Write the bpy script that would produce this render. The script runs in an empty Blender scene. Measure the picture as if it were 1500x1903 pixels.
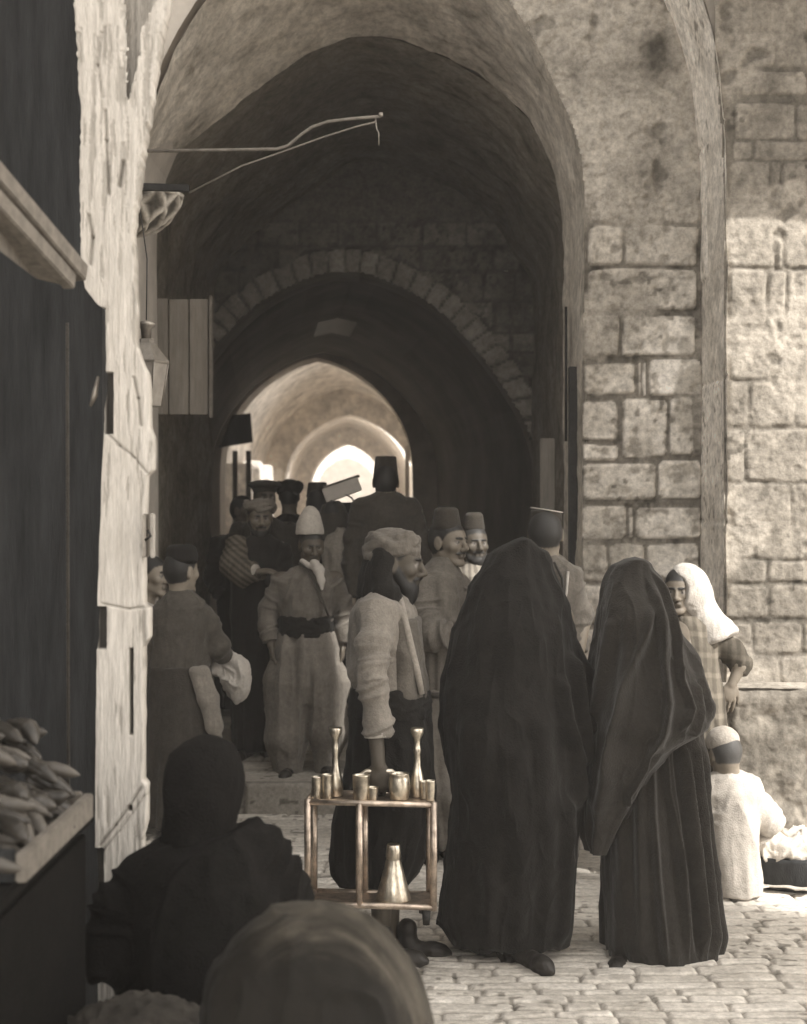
import bpy, bmesh, math, random
import numpy as np
from mathutils import Vector, Matrix
C = bpy.context; SC = C.scene
R = math.radians
# ------------------------------------------------------------------ camera, sky, sun
F = 2700.0; H = 1.68
cam_d = bpy.data.cameras.new("camera"); cam = bpy.data.objects.new("camera", cam_d)
SC.collection.objects.link(cam); SC.camera = cam
cam.location = (0, 0, H); cam.rotation_euler = (R(90), 0, 0)
cam_d.sensor_fit = 'HORIZONTAL'; cam_d.sensor_width = 36; cam_d.lens = 36*F/1500
cam_d.clip_start = 0.05; cam_d.clip_end = 2000
cam_d.dof.use_dof = True; cam_d.dof.focus_distance = 5.7; cam_d.dof.aperture_fstop = 4.5

SUN = Vector((0.55, -0.50, 0.67)).normalized()
w = bpy.data.worlds.new("World"); SC.world = w; w.use_nodes = True
nt = w.node_tree; nt.nodes.clear()
out = nt.nodes.new('ShaderNodeOutputWorld'); bg = nt.nodes.new('ShaderNodeBackground')
sky = nt.nodes.new('ShaderNodeTexSky'); sky.sky_type = 'NISHITA'; sky.sun_disc = False
sky.sun_elevation = math.asin(SUN.z); sky.sun_rotation = math.atan2(SUN.x, SUN.y)
bw = nt.nodes.new('ShaderNodeRGBToBW'); mix = nt.nodes.new('ShaderNodeMix'); mix.data_type = 'RGBA'; mix.blend_type = 'MULTIPLY'
mix.inputs[0].default_value = 1.0; mix.inputs[7].default_value = (1.0, .955, .90, 1)
nt.links.new(sky.outputs[0], bw.inputs[0]); nt.links.new(bw.outputs[0], mix.inputs[6])
nt.links.new(mix.outputs[2], bg.inputs[0]); nt.links.new(bg.outputs[0], out.inputs[0])
bg.inputs[1].default_value = 0.15
sl = bpy.data.lights.new("sun", 'SUN'); sl.energy = 2.0; sl.angle = R(0.6); sl.color = (1.0, .95, .885)
so = bpy.data.objects.new("sun", sl); SC.collection.objects.link(so)
so.rotation_euler = SUN.to_track_quat('Z', 'Y').to_euler(); so.location = (8, -8, 12)
SC.view_settings.view_transform = 'Standard'; SC.view_settings.look = 'None'
SC.view_settings.exposure = 2.12; SC.view_settings.gamma = 1.0
SC.render.engine = 'CYCLES'
SC.cycles.max_bounces = 10; SC.cycles.diffuse_bounces = 7; SC.cycles.glossy_bounces = 3
SC.cycles.use_denoising = True
try: SC.cycles.denoiser = 'OPENIMAGEDENOISE'
except Exception: pass
SC.cycles.sample_clamp_indirect = 6
SC.cycles.caustics_reflective = False; SC.cycles.caustics_refractive = False

# ------------------------------------------------------------------ helpers
def W(px, py, Y):
    return np.array([(px-750.0)*Y/F, Y, H-(py-951.5)*Y/F])
def tag(o, label=None, cat=None, group=None, kind=None):
    if label: o['label'] = label
    if cat: o['category'] = cat
    if group: o['group'] = group
    if kind: o['kind'] = kind
    return o
def empty(name, loc, label, cat, group=None):
    o = bpy.data.objects.new(name, None); SC.collection.objects.link(o)
    o.location = tuple(float(v) for v in loc); o.empty_display_size = .1
    return tag(o, label, cat, group)
def link(name, me, mat, parent=None):
    o = bpy.data.objects.new(name, me); SC.collection.objects.link(o)
    if mat is not None: me.materials.append(mat)
    if parent is not None:
        o.parent = parent
        L = parent.location; P = parent.parent
        base = Vector(L)
        while P is not None: base += P.location; P = P.parent
        o.matrix_parent_inverse = Matrix.Identity(4)
        me.transform(Matrix.Translation(-base)); me.update()
    return o
def mesh_np(name, V, Fq, mat, parent=None, col=None, smooth=True):
    V = np.asarray(V, dtype=np.float32); Fq = np.asarray(Fq, dtype=np.int32)
    me = bpy.data.meshes.new(name); k = Fq.shape[1]; n = len(Fq)
    me.vertices.add(len(V)); me.vertices.foreach_set('co', V.ravel())
    me.loops.add(n*k); me.loops.foreach_set('vertex_index', Fq.ravel())
    me.polygons.add(n); me.polygons.foreach_set('loop_start', np.arange(0, n*k, k, dtype=np.int32))
    me.polygons.foreach_set('loop_total', np.full(n, k, dtype=np.int32))
    me.polygons.foreach_set('use_smooth', np.full(n, smooth, dtype=bool))
    me.update(calc_edges=True); me.validate()
    if col is not None:
        a = me.color_attributes.new('Col', 'FLOAT_COLOR', 'POINT')
        c = np.ones((len(V), 4), np.float32); c[:, :3] = col
        a.data.foreach_set('color', c.ravel())
    return link(name, me, mat, parent)
def mesh_py(name, V, Fc, mat, parent=None, smooth=False, bevel=0):
    me = bpy.data.meshes.new(name); me.from_pydata([tuple(float(x) for x in v) for v in V], [], Fc)
    bm = bmesh.new(); bm.from_mesh(me)
    bmesh.ops.recalc_face_normals(bm, faces=bm.faces)
    if bevel: bmesh.ops.bevel(bm, geom=list(bm.edges), offset=bevel, segments=2, affect='EDGES', clamp_overlap=True)
    bm.to_mesh(me); bm.free()
    for p in me.polygons: p.use_smooth = smooth
    return link(name, me, mat, parent)
def box(name, lo, hi, mat, parent=None, bevel=0):
    x0, y0, z0 = lo; x1, y1, z1 = hi
    V = [(x0,y0,z0),(x1,y0,z0),(x1,y1,z0),(x0,y1,z0),(x0,y0,z1),(x1,y0,z1),(x1,y1,z1),(x0,y1,z1)]
    Fc = [(0,3,2,1),(4,5,6,7),(0,1,5,4),(1,2,6,5),(2,3,7,6),(3,0,4,7)]
    return mesh_py(name, V, Fc, mat, parent, bevel=bevel)
# noise
def _h(i, j, k, s):
    n = (i*374761393 + j*668265263 + k*2147483647 + s*974711) & 0xffffffff
    n = ((n ^ (n >> 13))*1274126177) & 0xffffffff
    n = ((n ^ (n >> 16))*2246822519) & 0xffffffff
    return ((n ^ (n >> 15)) & 0xffffff)/float(0xffffff)
def noise(P, s=0):
    P = np.asarray(P, dtype=np.float64); i = np.floor(P).astype(np.int64); f = P-i; f = f*f*(3-2*f)
    r = 0
    for a in (0, 1):
        for b in (0, 1):
            for c in (0, 1):
                wt = (f[..., 0] if a else 1-f[..., 0])*(f[..., 1] if b else 1-f[..., 1])*(f[..., 2] if c else 1-f[..., 2])
                r = r + wt*_h(i[..., 0]+a, i[..., 1]+b, i[..., 2]+c, s)
    return 2*r-1
def fbm(P, s=0, o=4):
    r = 0; a = 1.; t = 0
    for k in range(o): r = r+a*noise(P*(2.03**k), s+k*17); t += a; a *= .5
    return r/t
def sstep(a, b, x):
    t = np.clip((x-a)/(b-a), 0, 1); return t*t*(3-2*t)
def P3(u, v, w_=0): return np.stack([u, v, np.zeros_like(u)+w_], -1)
def grid_faces(n, m, close=False):
    i = np.arange(n-1)[:, None]*m; j = np.arange(m-1)[None, :]
    a = (i+j).ravel(); f = np.stack([a, a+1, a+m+1, a+m], 1)
    if close:
        j0 = np.arange(n-1)*m+m-1; f2 = np.stack([j0, j0-m+1, j0+1, j0+m], 1); f = np.vstack([f, f2])
    return f
def grid(name, P, mat, parent=None, col=None, close=False, keep=None, smooth=True, flip=False):
    n, m = P.shape[:2]; f = grid_faces(n, m, close)
    if keep is not None: f = f[keep(P.reshape(-1, 3)[f].mean(1))]
    if flip: f = f[:, ::-1]
    return mesh_np(name, P.reshape(-1, 3), f, mat, parent, None if col is None else col.reshape(-1, 3), smooth)
def resample(pts, n):
    pts = np.asarray(pts, float); # catmull-ish smoothing by chaikin
    for _ in range(2):
        q = [pts[0]]
        for a, b in zip(pts[:-1], pts[1:]): q += [a*.75+b*.25, a*.25+b*.75]
        q.append(pts[-1]); pts = np.array(q)
    d = np.r_[0, np.cumsum(np.linalg.norm(np.diff(pts, axis=0), axis=1))]
    t = np.linspace(0, d[-1], n)
    return np.stack([np.interp(t, d, pts[:, k]) for k in range(pts.shape[1])], 1)
# materials
def mat(name, c=(1, 1, 1), rough=.85, vary=.18, scale=4., bump=.15, bscale=60., attr=False, metal=0., stretch=(1, 1, 1), spec=.3, dark=None, sheen=0., grit=0., gs=70.):
    m = bpy.data.materials.new(name); m.use_nodes = True; n = m.node_tree.nodes; L = m.node_tree.links
    b = n['Principled BSDF']; b.inputs['Roughness'].default_value = rough; b.inputs['Metallic'].default_value = metal
    b.inputs['Specular IOR Level'].default_value = spec
    if sheen: b.inputs['Sheen Weight'].default_value = sheen; b.inputs['Sheen Roughness'].default_value = .5
    tc = n.new('ShaderNodeTexCoord'); mp = n.new('ShaderNodeMapping'); mp.inputs['Scale'].default_value = stretch
    L.new(tc.outputs['Object'], mp.inputs[0])
    nz = n.new('ShaderNodeTexNoise'); nz.inputs['Scale'].default_value = scale; nz.inputs['Detail'].default_value = 7; nz.inputs['Roughness'].default_value = .65
    L.new(mp.outputs[0], nz.inputs['Vector'])
    mr = n.new('ShaderNodeMapRange'); mr.inputs[1].default_value = .3; mr.inputs[2].default_value = .7
    mr.inputs[3].default_value = 1-vary; mr.inputs[4].default_value = 1+vary
    L.new(nz.outputs[0], mr.inputs[0])
    mx = n.new('ShaderNodeMix'); mx.data_type = 'RGBA'; mx.blend_type = 'MULTIPLY'; mx.inputs[0].default_value = 1
    L.new(mr.outputs[0], mx.inputs[7])
    if grit:
        ng = n.new('ShaderNodeTexNoise'); ng.inputs['Scale'].default_value = gs; ng.inputs['Detail'].default_value = 6; ng.inputs['Roughness'].default_value = .75
        L.new(mp.outputs[0], ng.inputs['Vector']); mg = n.new('ShaderNodeMapRange'); mg.inputs[1].default_value = .32; mg.inputs[2].default_value = .62; mg.inputs[3].default_value = 1-grit; mg.inputs[4].default_value = 1+grit*.5
        L.new(ng.outputs[0], mg.inputs[0]); mm = n.new('ShaderNodeMath'); mm.operation = 'MULTIPLY'; L.new(mr.outputs[0], mm.inputs[0]); L.new(mg.outputs[0], mm.inputs[1]); L.new(mm.outputs[0], mx.inputs[7])
    if attr:
        at = n.new('ShaderNodeAttribute'); at.attribute_name = 'Col'; L.new(at.outputs['Color'], mx.inputs[6])
    else: mx.inputs[6].default_value = (*c, 1)
    L.new(mx.outputs[2], b.inputs['Base Color'])
    if bump:
        n2 = n.new('ShaderNodeTexNoise'); n2.inputs['Scale'].default_value = bscale; n2.inputs['Detail'].default_value = 5
        L.new(mp.outputs[0], n2.inputs['Vector'])
        bp = n.new('ShaderNodeBump'); bp.inputs['Strength'].default_value = bump; bp.inputs['Distance'].default_value = .01
        L.new(n2.outputs[0], bp.inputs['Height']); L.new(bp.outputs[0], b.inputs['Normal'])
    return m
def tone(v, warm=1.):   # sepia albedo of luminance v
    t = max(0., min(1., v)); wq = warm*(1.-.55*t)
    return (v*(1+.06*wq), v*(1-.05*wq), v*(1-.19*wq))
M = {}
M['stone'] = mat('weathered_stone', rough=.93, vary=.24, scale=8, bump=.8, bscale=30, attr=True, spec=.12, grit=.4, gs=26)
M['plaster'] = mat('old_plaster', rough=.95, vary=.28, scale=3.5, bump=.8, bscale=18, attr=True, spec=.1, grit=.35, gs=20)
M['paving'] = mat('worn_paving', rough=.8, vary=.15, scale=5, bump=.5, bscale=45, attr=True, spec=.2, grit=.25, gs=40)
M['darkstone'] = mat('sooty_stone', tone(.3), rough=.95, vary=.3, scale=2.5, bump=.6, bscale=14, spec=.1)
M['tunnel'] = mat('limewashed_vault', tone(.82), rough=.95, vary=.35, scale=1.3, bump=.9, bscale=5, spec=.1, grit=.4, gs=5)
M['blackwood'] = mat('black_wood', (.03, .031, .032), rough=.85, vary=.4, scale=5, bump=.3, bscale=40, stretch=(6, 6, .6), spec=.12)
M['wood'] = mat('grey_wood', tone(.2), rough=.85, vary=.35, scale=5, bump=.4, bscale=40, stretch=(7, 7, .6))
M['paint'] = mat('chipped_white_paint', rough=.7, vary=.07, scale=8, bump=.35, bscale=40, stretch=(6, 6, .8), attr=True, spec=.2, grit=.15, gs=30)
M['iron'] = mat('dark_iron', (.035, .034, .033), rough=.6, vary=.3, scale=20, bump=.3, metal=.4)
M['tin'] = mat('dull_tin', tone(.3), rough=.42, vary=.3, scale=14, bump=.2, metal=.6)
M['brass'] = mat('polished_brass', (.66, .60, .50), rough=.34, vary=.5, scale=22, bump=.3, bscale=30, metal=1.)
M['copper'] = mat('worn_copper', (.5, .42, .35), rough=.42, vary=.5, scale=20, bump=.3, bscale=30, metal=.95)
M['skin'] = mat('skin', rough=.55, vary=.1, scale=30, bump=.12, bscale=160, attr=True, spec=.35)
M['cattr'] = mat('woven_cloth', rough=.92, vary=.12, scale=14, bump=.3, bscale=220, attr=True, spec=.12, sheen=.15)
def cloth(name, v, warm=1., vary=.14, rough=.92, sheen=.12, c=None, grit=.22):
    return mat(name, c or tone(v, warm), rough=rough, vary=.22, scale=7, bump=.45, bscale=150, spec=.1, sheen=sheen, grit=grit, gs=55)
# ------------------------------------------------------------------ masonry height field
def masonry(u, v, rects, seed=1, depth=.03, joint=.010, wob=.012, rnd=.03):
    P = P3(u*6, v*6, seed*3.1)
    uu = u+wob*fbm(P, seed, 3); vv = v+wob*fbm(P+40, seed+5, 3)
    h = np.zeros_like(u); idt = np.full(u.shape, -1.)
    rs = random.Random(seed)
    for (x0, x1, z0, z1) in rects:
        jj = joint*rs.uniform(.5, 1.6)
        sel = (u > x0-.03) & (u < x1+.03) & (v > z0-.03) & (v < z1+.03)
        t = rs.random(); dd = rs.uniform(.7, 1.15); tx, tz = rs.uniform(-.06, .06), rs.uniform(-.06, .06)
        if not sel.any(): continue
        a = uu[sel]; b = vv[sel]
        hw, hh = (x1-x0)/2-jj, (z1-z0)/2-jj; r = min(rnd, hw*.5, hh*.5)
        qx = np.abs(a-(x0+x1)/2)-hw+r; qz = np.abs(b-(z0+z1)/2)-hh+r
        d = -(np.hypot(np.maximum(qx, 0), np.maximum(qz, 0))+np.minimum(np.maximum(qx, qz), 0)-r)
        hv = sstep(-.002, .011, d)*depth*dd*(1+tx*(a-x0)/.1+tz*(b-z0)/.1)
        cur = h[sel]; m = hv > cur; cur[m] = hv[m]; h[sel] = cur
        ci = idt[sel]; ci[hv > depth*.15] = t; idt[sel] = ci
    return h, idt
def stone_tone(u, v, h, idt, base, mort, depth, seed, spread=.22):
    P = P3(u, v, seed)
    t = np.where(idt >= 0, 1-spread+2*spread*np.clip(idt, 0, 1), 1.)
    k = sstep(.1*depth, .6*depth, h)
    tn = mort*(1-k)+base*k*t
    tn = tn*(1+.16*fbm(P*14, seed+3, 3))*(1+.2*fbm(P*3, seed+9, 3))
    pit = sstep(.48, .66, noise(P*32, seed+11))*sstep(.0, .35, noise(P*5, seed+13)); tn = tn*(1-.55*pit)
    return np.clip(tn, .02, .92)
def tcol(t, warm=1.):
    wq = warm*(1-.55*np.clip(t, 0, 1)); return np.stack([t*(1+.06*wq), t*(1-.045*wq), t*(1-.20*wq)], -1)
def rows_px(rows, Y):  # rows: (ytop, ybot, [x splits]) pixels -> rects
    r = []
    for yt, yb, xs in rows:
        for a, b in zip(xs[:-1], xs[1:]):
            p = W(a, yt, Y); q = W(b, yb, Y); r.append((p[0], q[0], q[2], p[2]))
    return r
def courses(x0, x1, z0, z1, hr, wr, seed):
    rs = random.Random(seed); r = []; z = z0
    while z < z1:
        h_ = rs.uniform(*hr); x = x0-rs.uniform(0, wr[1])
        while x < x1:
            w_ = rs.uniform(*wr); r.append((x, x+w_, z, z+h_)); x += w_
        z += h_
    return r
# ------------------------------------------------------------------ ground
STEP_Y = 8.1
g = box('ground', (-120, -120, -.6), (120, 160, -.03), mat('earth', tone(.32), rough=.95, vary=.2, scale=.6, bump=.4, bscale=8)); tag(g, kind='structure')
def paving(name, x0, x1, y0, y1, res, seed, z=0., dense=True, base=.60):
    nx = int((x1-x0)/res)+1; ny = int((y1-y0)/res)+1
    X, Y = np.meshgrid(np.linspace(x0, x1, nx), np.linspace(y0, y1, ny), indexing='ij')
    rs = random.Random(seed); rects = []; y = y0-.05; k = 0
    while y < y1+.2:
        hh = rs.uniform(.062, .10)*(1.15 if y > 5.6 else 1); x = x0-rs.uniform(0, .4)
        while x < x1:
            w_ = rs.uniform(.12, .34)*(1.25 if y > 5.6 else 1); rects.append((x, x+w_, y, y+hh)); x += w_
        y += hh
    Yw = Y+.035*noise(P3(X*1.6, Y*1.1, 3.3), seed)+.022*noise(P3(X*4, Y*2, 1.), seed+1)
    h, idt = masonry(X, Yw, rects, seed, depth=.010, joint=.0018, wob=.016, rnd=.028)
    t = stone_tone(X, Yw, h, idt, base, base*.5, .012, seed, spread=.13)
    Z = z+h-.016+.004*fbm(P3(X*7, Y*7, 1.), seed, 3)+.006*noise(P3(X*1.5, Y*1.5, 2.), seed+4)
    o = grid(name, np.stack([X, Y, Z], -1), M['paving'], col=tcol(t, .9)); tag(o, kind='structure'); return o
paving('pavement', -1.7, 3.1, 3.9, STEP_Y+.02, .0085, 21)
paving('pavement', -7, -1.69, -2, STEP_Y, .05, 22); paving('pavement', 3.09, 9, -2, STEP_Y, .05, 23); paving('pavement', -1.7, 3.1, -2, 3.91, .025, 24)
# the step and the raised floor of the covered street
nx, ny = 260, 420
X, Y = np.meshgrid(np.linspace(-2.4, 2.4, nx), np.linspace(STEP_Y+.02, 14.5, ny), indexing='ij')
h, idt = masonry(X, Y, courses(-2.4, 2.4, STEP_Y, 15, (.3, .5), (.4, .7), 5), 5, .012, .005, .01, .03)
o = grid('covered_street_floor', np.stack([X, Y, .155+h+.004*noise(P3(X*9, Y*9), 2)], -1), M['paving'], col=tcol(stone_tone(X, Y, h, idt, .4, .2, .012, 5), .9)); tag(o, kind='structure')
nx, nz = 500, 22
X, Z = np.meshgrid(np.linspace(-2.4, 2.4, nx), np.linspace(-.03, .17, nz), indexing='ij')
h, idt = masonry(X, Z, courses(-2.4, 2.4, -.04, .3, (.215, .22), (.4, .8), 6), 6, .02, .006, .006, .02)
rr = np.where(Z > .145, ((Z-.145)/.025)**2*.02, 0)
o = grid('stone_step', np.stack([X, STEP_Y+.02-h+rr, Z], -1), M['paving'], col=tcol(stone_tone(X, Z, h, idt, .26, .15, .02, 6), .9)); tag(o, kind='structure')
o = box('covered_street_floor', (-2.6, 14.49, .0), (2.6, 75, .165), mat('far_paving', tone(.4), vary=.25, scale=2, bump=.4, bscale=5)); tag(o, kind='structure')

# ------------------------------------------------------------------ arches: traced on their own plane, then given depth
def apx(pts, Y, mirror_x, n=120):   # right half in pixels, bottom to apex -> full arch in metres
    r = np.array([W(a, b, Y)[[0, 2]] for a, b in pts]); ax = W(mirror_x, 0, Y)[0]
    l = r[::-1].copy(); l[:, 0] = 2*ax-l[:, 0]
    full = np.vstack([r, l[1:]]); full[0, 1] = min(full[0, 1], 0); full[-1, 1] = full[0, 1]
    return resample(full, n)
YO, YI, YB, YT = 7.0, 7.6, 8.8, 12.0
A_out = apx([(1350,1560),(1350,900),(1350,420),(1349,300),(1343,200),(1328,80),(1300,-20),(1250,-130),(1170,-250),(1000,-400),(700,-520)], YO, 640, 400)
A_in = apx([(1085,1548),(1085,1000),(1085,700),(1088,480),(1090,350),(1074,250),(1036,165),(998,80),(950,0),(880,-80),(790,-150),(665,-205)], YI, 665, 400)
def arch_half_x(A, z, right=True):
    n = len(A)//2; B = A[:n] if right else A[n:][::-1]
    return np.interp(z, B[:, 1], B[:, 0])
gate = empty('vaulted_gateway', (1.3, 7.3, 0), 'weathered stone gateway with tall pointed arch opening onto the dark covered street', 'gateway')
def soffit(name, A, y0, y1, res, parent, base, m=None, amp=.012, A2=None, seed=3, roughz=1., flip=False):
    n = max(2, int((y1-y0)/res)+1); t = np.linspace(0, 1, n)[None, :, None]
    B = A2 if A2 is not None else A
    XZ = A[:, None, :]*(1-t)+B[:, None, :]*t
    Y = np.broadcast_to((y0+(y1-y0)*t[..., 0]), XZ.shape[:2])
    T = np.gradient(A, axis=0); T /= np.linalg.norm(T, axis=1)[:, None]+1e-9; N = np.stack([-T[:, 1], T[:, 0]], 1)[:, None, :]
    P = np.stack([XZ[..., 0], Y, XZ[..., 1]], -1)
    d = amp*(fbm(P*2.2, seed, 3)*1.3+fbm(P*9, seed+2, 3)*.7)
    XZ = XZ+N*d[..., None]
    P2 = np.stack([XZ[..., 0], Y, XZ[..., 1]], -1)
    tn = base*(1+.45*fbm(P*2.3, seed+6, 4)+.2*fbm(P*11, seed+8, 3))
    pit = sstep(.42, .62, noise(P*16, seed+11))*sstep(.0, .4, noise(P*2.5, seed+13)); tn = tn*(1-.35*pit)
    return grid(name, P2, m or M['plaster'], parent, tcol(np.clip(tn, .02, .9), 1.1), flip=flip)
# outer jamb: big squared stones with a pale worn face (reveal between the two wall planes)
nres = .012
zj = np.array([p for p in A_out]); 
def jamb(name, A, y0, y1, rows, seed, base, mort, parent, zmax):
    L = np.r_[0, np.cumsum(np.linalg.norm(np.diff(A, axis=0), axis=1))]; tot = L[len(L)//2]
    s = np.arange(0, tot, nres); xs = np.interp(s, L, A[:, 0]); zs = np.interp(s, L, A[:, 1])
    ny = int((y1-y0)/nres)+1; Yv = np.linspace(y0, y1, ny)
    S, YY = np.meshgrid(s, Yv, indexing='ij')
    h, idt = masonry(YY, S, rows, seed, .02, .003, .012, .02); h = .012+h*.4
    tx = np.gradient(xs); tz = np.gradient(zs); l = np.hypot(tx, tz); nxn = -tz/l; nzn = tx/l
    d = (h-.02)+.008*fbm(P3(YY*6, S*6), seed, 2)
    P = np.stack([xs[:, None]+nxn[:, None]*d, YY, zs[:, None]+nzn[:, None]*d], -1)
    return grid(name, P, M['stone'], parent, tcol(stone_tone(YY, S, h, idt, base, mort, .02, seed, .1), 1.), flip=True)
jamb('outer_jamb', A_out, YO-.02, YI+.01, courses(YO-.05, YI+.05, .0, 9, (.5, .95), (.5, 1.2), 31), 31, .78, .6, gate, 5)
# outer wall, right of the outer arch, course by course
OR = [(1040,1082,[1340,1425,1560]),(975,1040,[1338,1400,1520]),(898,985,[1349,1470,1580]),(800,896,[1349,1385,1600]),(708,796,[1351,1390,1475,1560]),
 (612,706,[1354,1432,1560]),(500,606,[1354,1425,1460,1580]),(380,498,[1350,1440,1455,1600]),(300,375,[1355,1430,1450,1600]),(190,262,[1362,1480,1600]),(262,300,[1360,1400,1600]),
 (130,178,[1365,1500,1600]),(60,125,[1365,1440,1600]),(0,55,[1365,1400,1520,1600]),(-60,-5,[1360,1470,1600]),(1085,1150,[1350,1430,1600]),(1155,1215,[1350,1400,1490,1600]),(1218,1275,[1350,1450,1600]),(1275,1400,[1350,1500,1700]),(1400,1600,[1350,1450,1700])]
def wall_patch(name, x0, x1, z0, z1, Y, rects, seed, depth, base, mort, parent, keepf, res=.0085, plaster=None, extra=None, joint=.008, spread=.2, rk=1.):
    nx = int((x1-x0)/res)+1; nz = int((z1-z0)/res)+1
    X, Z = np.meshgrid(np.linspace(x0, x1, nx), np.linspace(z0, z1, nz), indexing='ij')
    h, idt = masonry(X, Z, rects, seed, depth, joint=joint, wob=.012)
    t = stone_tone(X, Z, h, idt, base, mort, depth, seed, spread)
    rgh = .010*fbm(P3(X*13, Z*13, 1.), seed+40, 4)+.012*fbm(P3(X*3.5, Z*3.5, 4.), seed+41, 2)
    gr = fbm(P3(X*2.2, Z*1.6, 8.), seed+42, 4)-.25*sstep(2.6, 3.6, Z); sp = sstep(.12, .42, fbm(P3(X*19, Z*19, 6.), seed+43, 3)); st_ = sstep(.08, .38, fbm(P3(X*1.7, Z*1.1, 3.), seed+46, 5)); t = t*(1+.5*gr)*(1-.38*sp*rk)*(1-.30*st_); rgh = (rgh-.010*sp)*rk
    crum = sstep(.0, .3, fbm(P3(X*8, Z*8, 2.), seed+44, 3)); h = h*(1-.5*crum)+.5*crum*depth*.55
    if plaster is not None:
        k, pt = plaster(X, Z); h = h*(1-k)+k*(depth*.9+.012*fbm(P3(X*5, Z*5, 2.), seed+50, 4)); t = t*(1-k)+k*pt
        crat = sstep(.3, .55, fbm(P3(X*9, Z*9, 7.), seed+60, 3))*k; h = h-crat*.02; t = t*(1-.45*crat)
    if extra is not None: h, t = extra(X, Z, h, t)
    return grid(name, np.stack([X, Y+depth-h-rgh, Z], -1), M['stone'], parent, tcol(np.clip(t, .02, .92), 1.), keep=keepf)
def o_plaster(X, Z):
    k = sstep(.05, .3, fbm(P3(X*3.2, Z*3.2, 9.), 77, 3)+.12*sstep(2.2, 3.4, Z)); return k*.85, .31+0*X
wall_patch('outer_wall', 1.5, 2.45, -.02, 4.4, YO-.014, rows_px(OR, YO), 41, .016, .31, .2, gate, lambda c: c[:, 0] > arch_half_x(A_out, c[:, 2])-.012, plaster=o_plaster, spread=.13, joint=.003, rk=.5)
# inner wall (front face of the pier between the two arches)
IR = [(940,1005,[1078,1165]),(942,1004,[1180,1305]),(860,932,[1080,1220]),(855,930,[1222,1305]),(742,820,[1080,1148]),(824,858,[1080,1150]),(740,852,[1154,1240]),(738,850,[1241,1290]),
 (672,735,[1082,1185]),(668,736,[1204,1305]),(672,738,[1187,1193,1202]),(584,664,[1086,1154]),(586,665,[1155,1295]),(500,578,[1092,1296]),(418,495,[1092,1158]),(420,496,[1160,1298]),
 (942,1004,[1166,1178]),(1010,1080,[1080,1130,1200,1300]),(1084,1160,[1080,1180,1300]),(1165,1260,[1080,1150,1300]),(1265,1360,[1080,1200,1300]),(1365,1550,[1080,1170,1300]),
 (330,415,[1095,1150,1230,1300]),(240,326,[1090,1200,1300]),(150,236,[1040,1170,1300])]
def i_plaster(X, Z):
    up = sstep(W(0,455,YI)[2], W(0,380,YI)[2], Z+.08*noise(P3(X*5, Z*5, 3.), 5)); lo = sstep(W(0,1000,YI)[2], W(0,1040,YI)[2], Z)*sstep(1.2, 1.3, X)*.0
    k2 = sstep(.25, .5, fbm(P3(X*4, Z*4, 5.), 91, 3))*.7
    return np.maximum(up*.95, k2), .37+.16*fbm(P3(X*3, Z*3, 1.), 92, 3)
def i_stain(X, Z, h, t):
    c = W(1215, 115, YI); d = np.hypot((X-c[0])*1.1, (Z-c[2])*.8)
    s = sstep(.17, .03, d+.09*fbm(P3(X*14, Z*14, 3.), 95, 3)); return h-s*.01, t*(1-.7*s)
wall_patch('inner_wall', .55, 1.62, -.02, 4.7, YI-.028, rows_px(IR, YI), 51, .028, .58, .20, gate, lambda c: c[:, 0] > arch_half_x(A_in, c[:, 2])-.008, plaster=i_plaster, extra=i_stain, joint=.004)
# soffit of the first vault, lime plastered
A_rear = apx([(1045,1548),(1045,900),(1045,600),(1046,370),(1022,285),(980,210),(900,145),(800,92),(720,62),(657,48)], YB, 657, 400)
rl = np.array([W(a, b, YB)[[0, 2]] for a, b in [(1045,1548),(1045,900),(1045,600),(1046,370),(1022,285),(980,210),(900,145),(800,92),(720,66),(657,62),(590,84),(520,132),(460,175),(400,222),(340,275),(295,325),(268,385),(262,600),(262,900),(262,1548)]]); rl[[0, -1], 1] = 0; A_rear = resample(rl, 400)
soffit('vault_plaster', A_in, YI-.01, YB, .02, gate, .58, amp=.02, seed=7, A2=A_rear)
# rest of the gateway mass: walls around the arches as thick slabs
def slab_arch(name, A, y0, y1, rect, m, parent, inner=True):
    x0, x1, z1 = rect; n = len(A); V = []; Fc = []
    cx = A[:, 0].mean()
    for y in (y0, y1):
        for (x, z) in A: V.append((x, y, z))
        for i, (x, z) in enumerate(A):
            t = i/(n-1)
            if z < z1*.42: V.append((x1 if t < .5 else x0, y, z))
            else:
                dx, dz = x-cx, z-z1*.42; k = min((x1-cx)/max(dx, 1e-6) if dx > 0 else (x0-cx)/min(dx, -1e-6), (z1-z1*.42)/max(dz, 1e-6))
                V.append((cx+dx*k, y, z1*.42+dz*k))
    for i in range(n-1):
        a, b, c, d = i, i+1, n+i+1, n+i; o2 = 2*n
        Fc += [(a, b, c, d), (a+o2, d+o2, c+o2, b+o2), (d, c, c+o2, d+o2)]
        if inner: Fc.append((a, a+o2, b+o2, b))
    return mesh_py(name, V, Fc, m, parent)
M['farstone'] = mat('rubble_stone', tone(.5), rough=.95, vary=.25, scale=3, bump=.7, bscale=9)
def coarse(A, n=60): i = np.linspace(0, len(A)-1, n).round().astype(int); return A[i]
def grow(A, d):
    T = np.gradient(A, axis=0); T /= np.linalg.norm(T, axis=1)[:, None]+1e-9
    B = A-np.stack([-T[:, 1], T[:, 0]], 1)*d; B[0, 1] = A[0, 1]; B[-1, 1] = A[-1, 1]; return B
slab_arch('outer_wall_core', grow(coarse(A_out), .03), YO+.06, YI-.01, (-9, 9, 8.5), M['farstone'], gate)
slab_arch('inner_wall_core', grow(coarse(A_in), .06), YI+.07, YB-.02, (-8.9, 8.9, 8.3), M['farstone'], gate)
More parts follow.
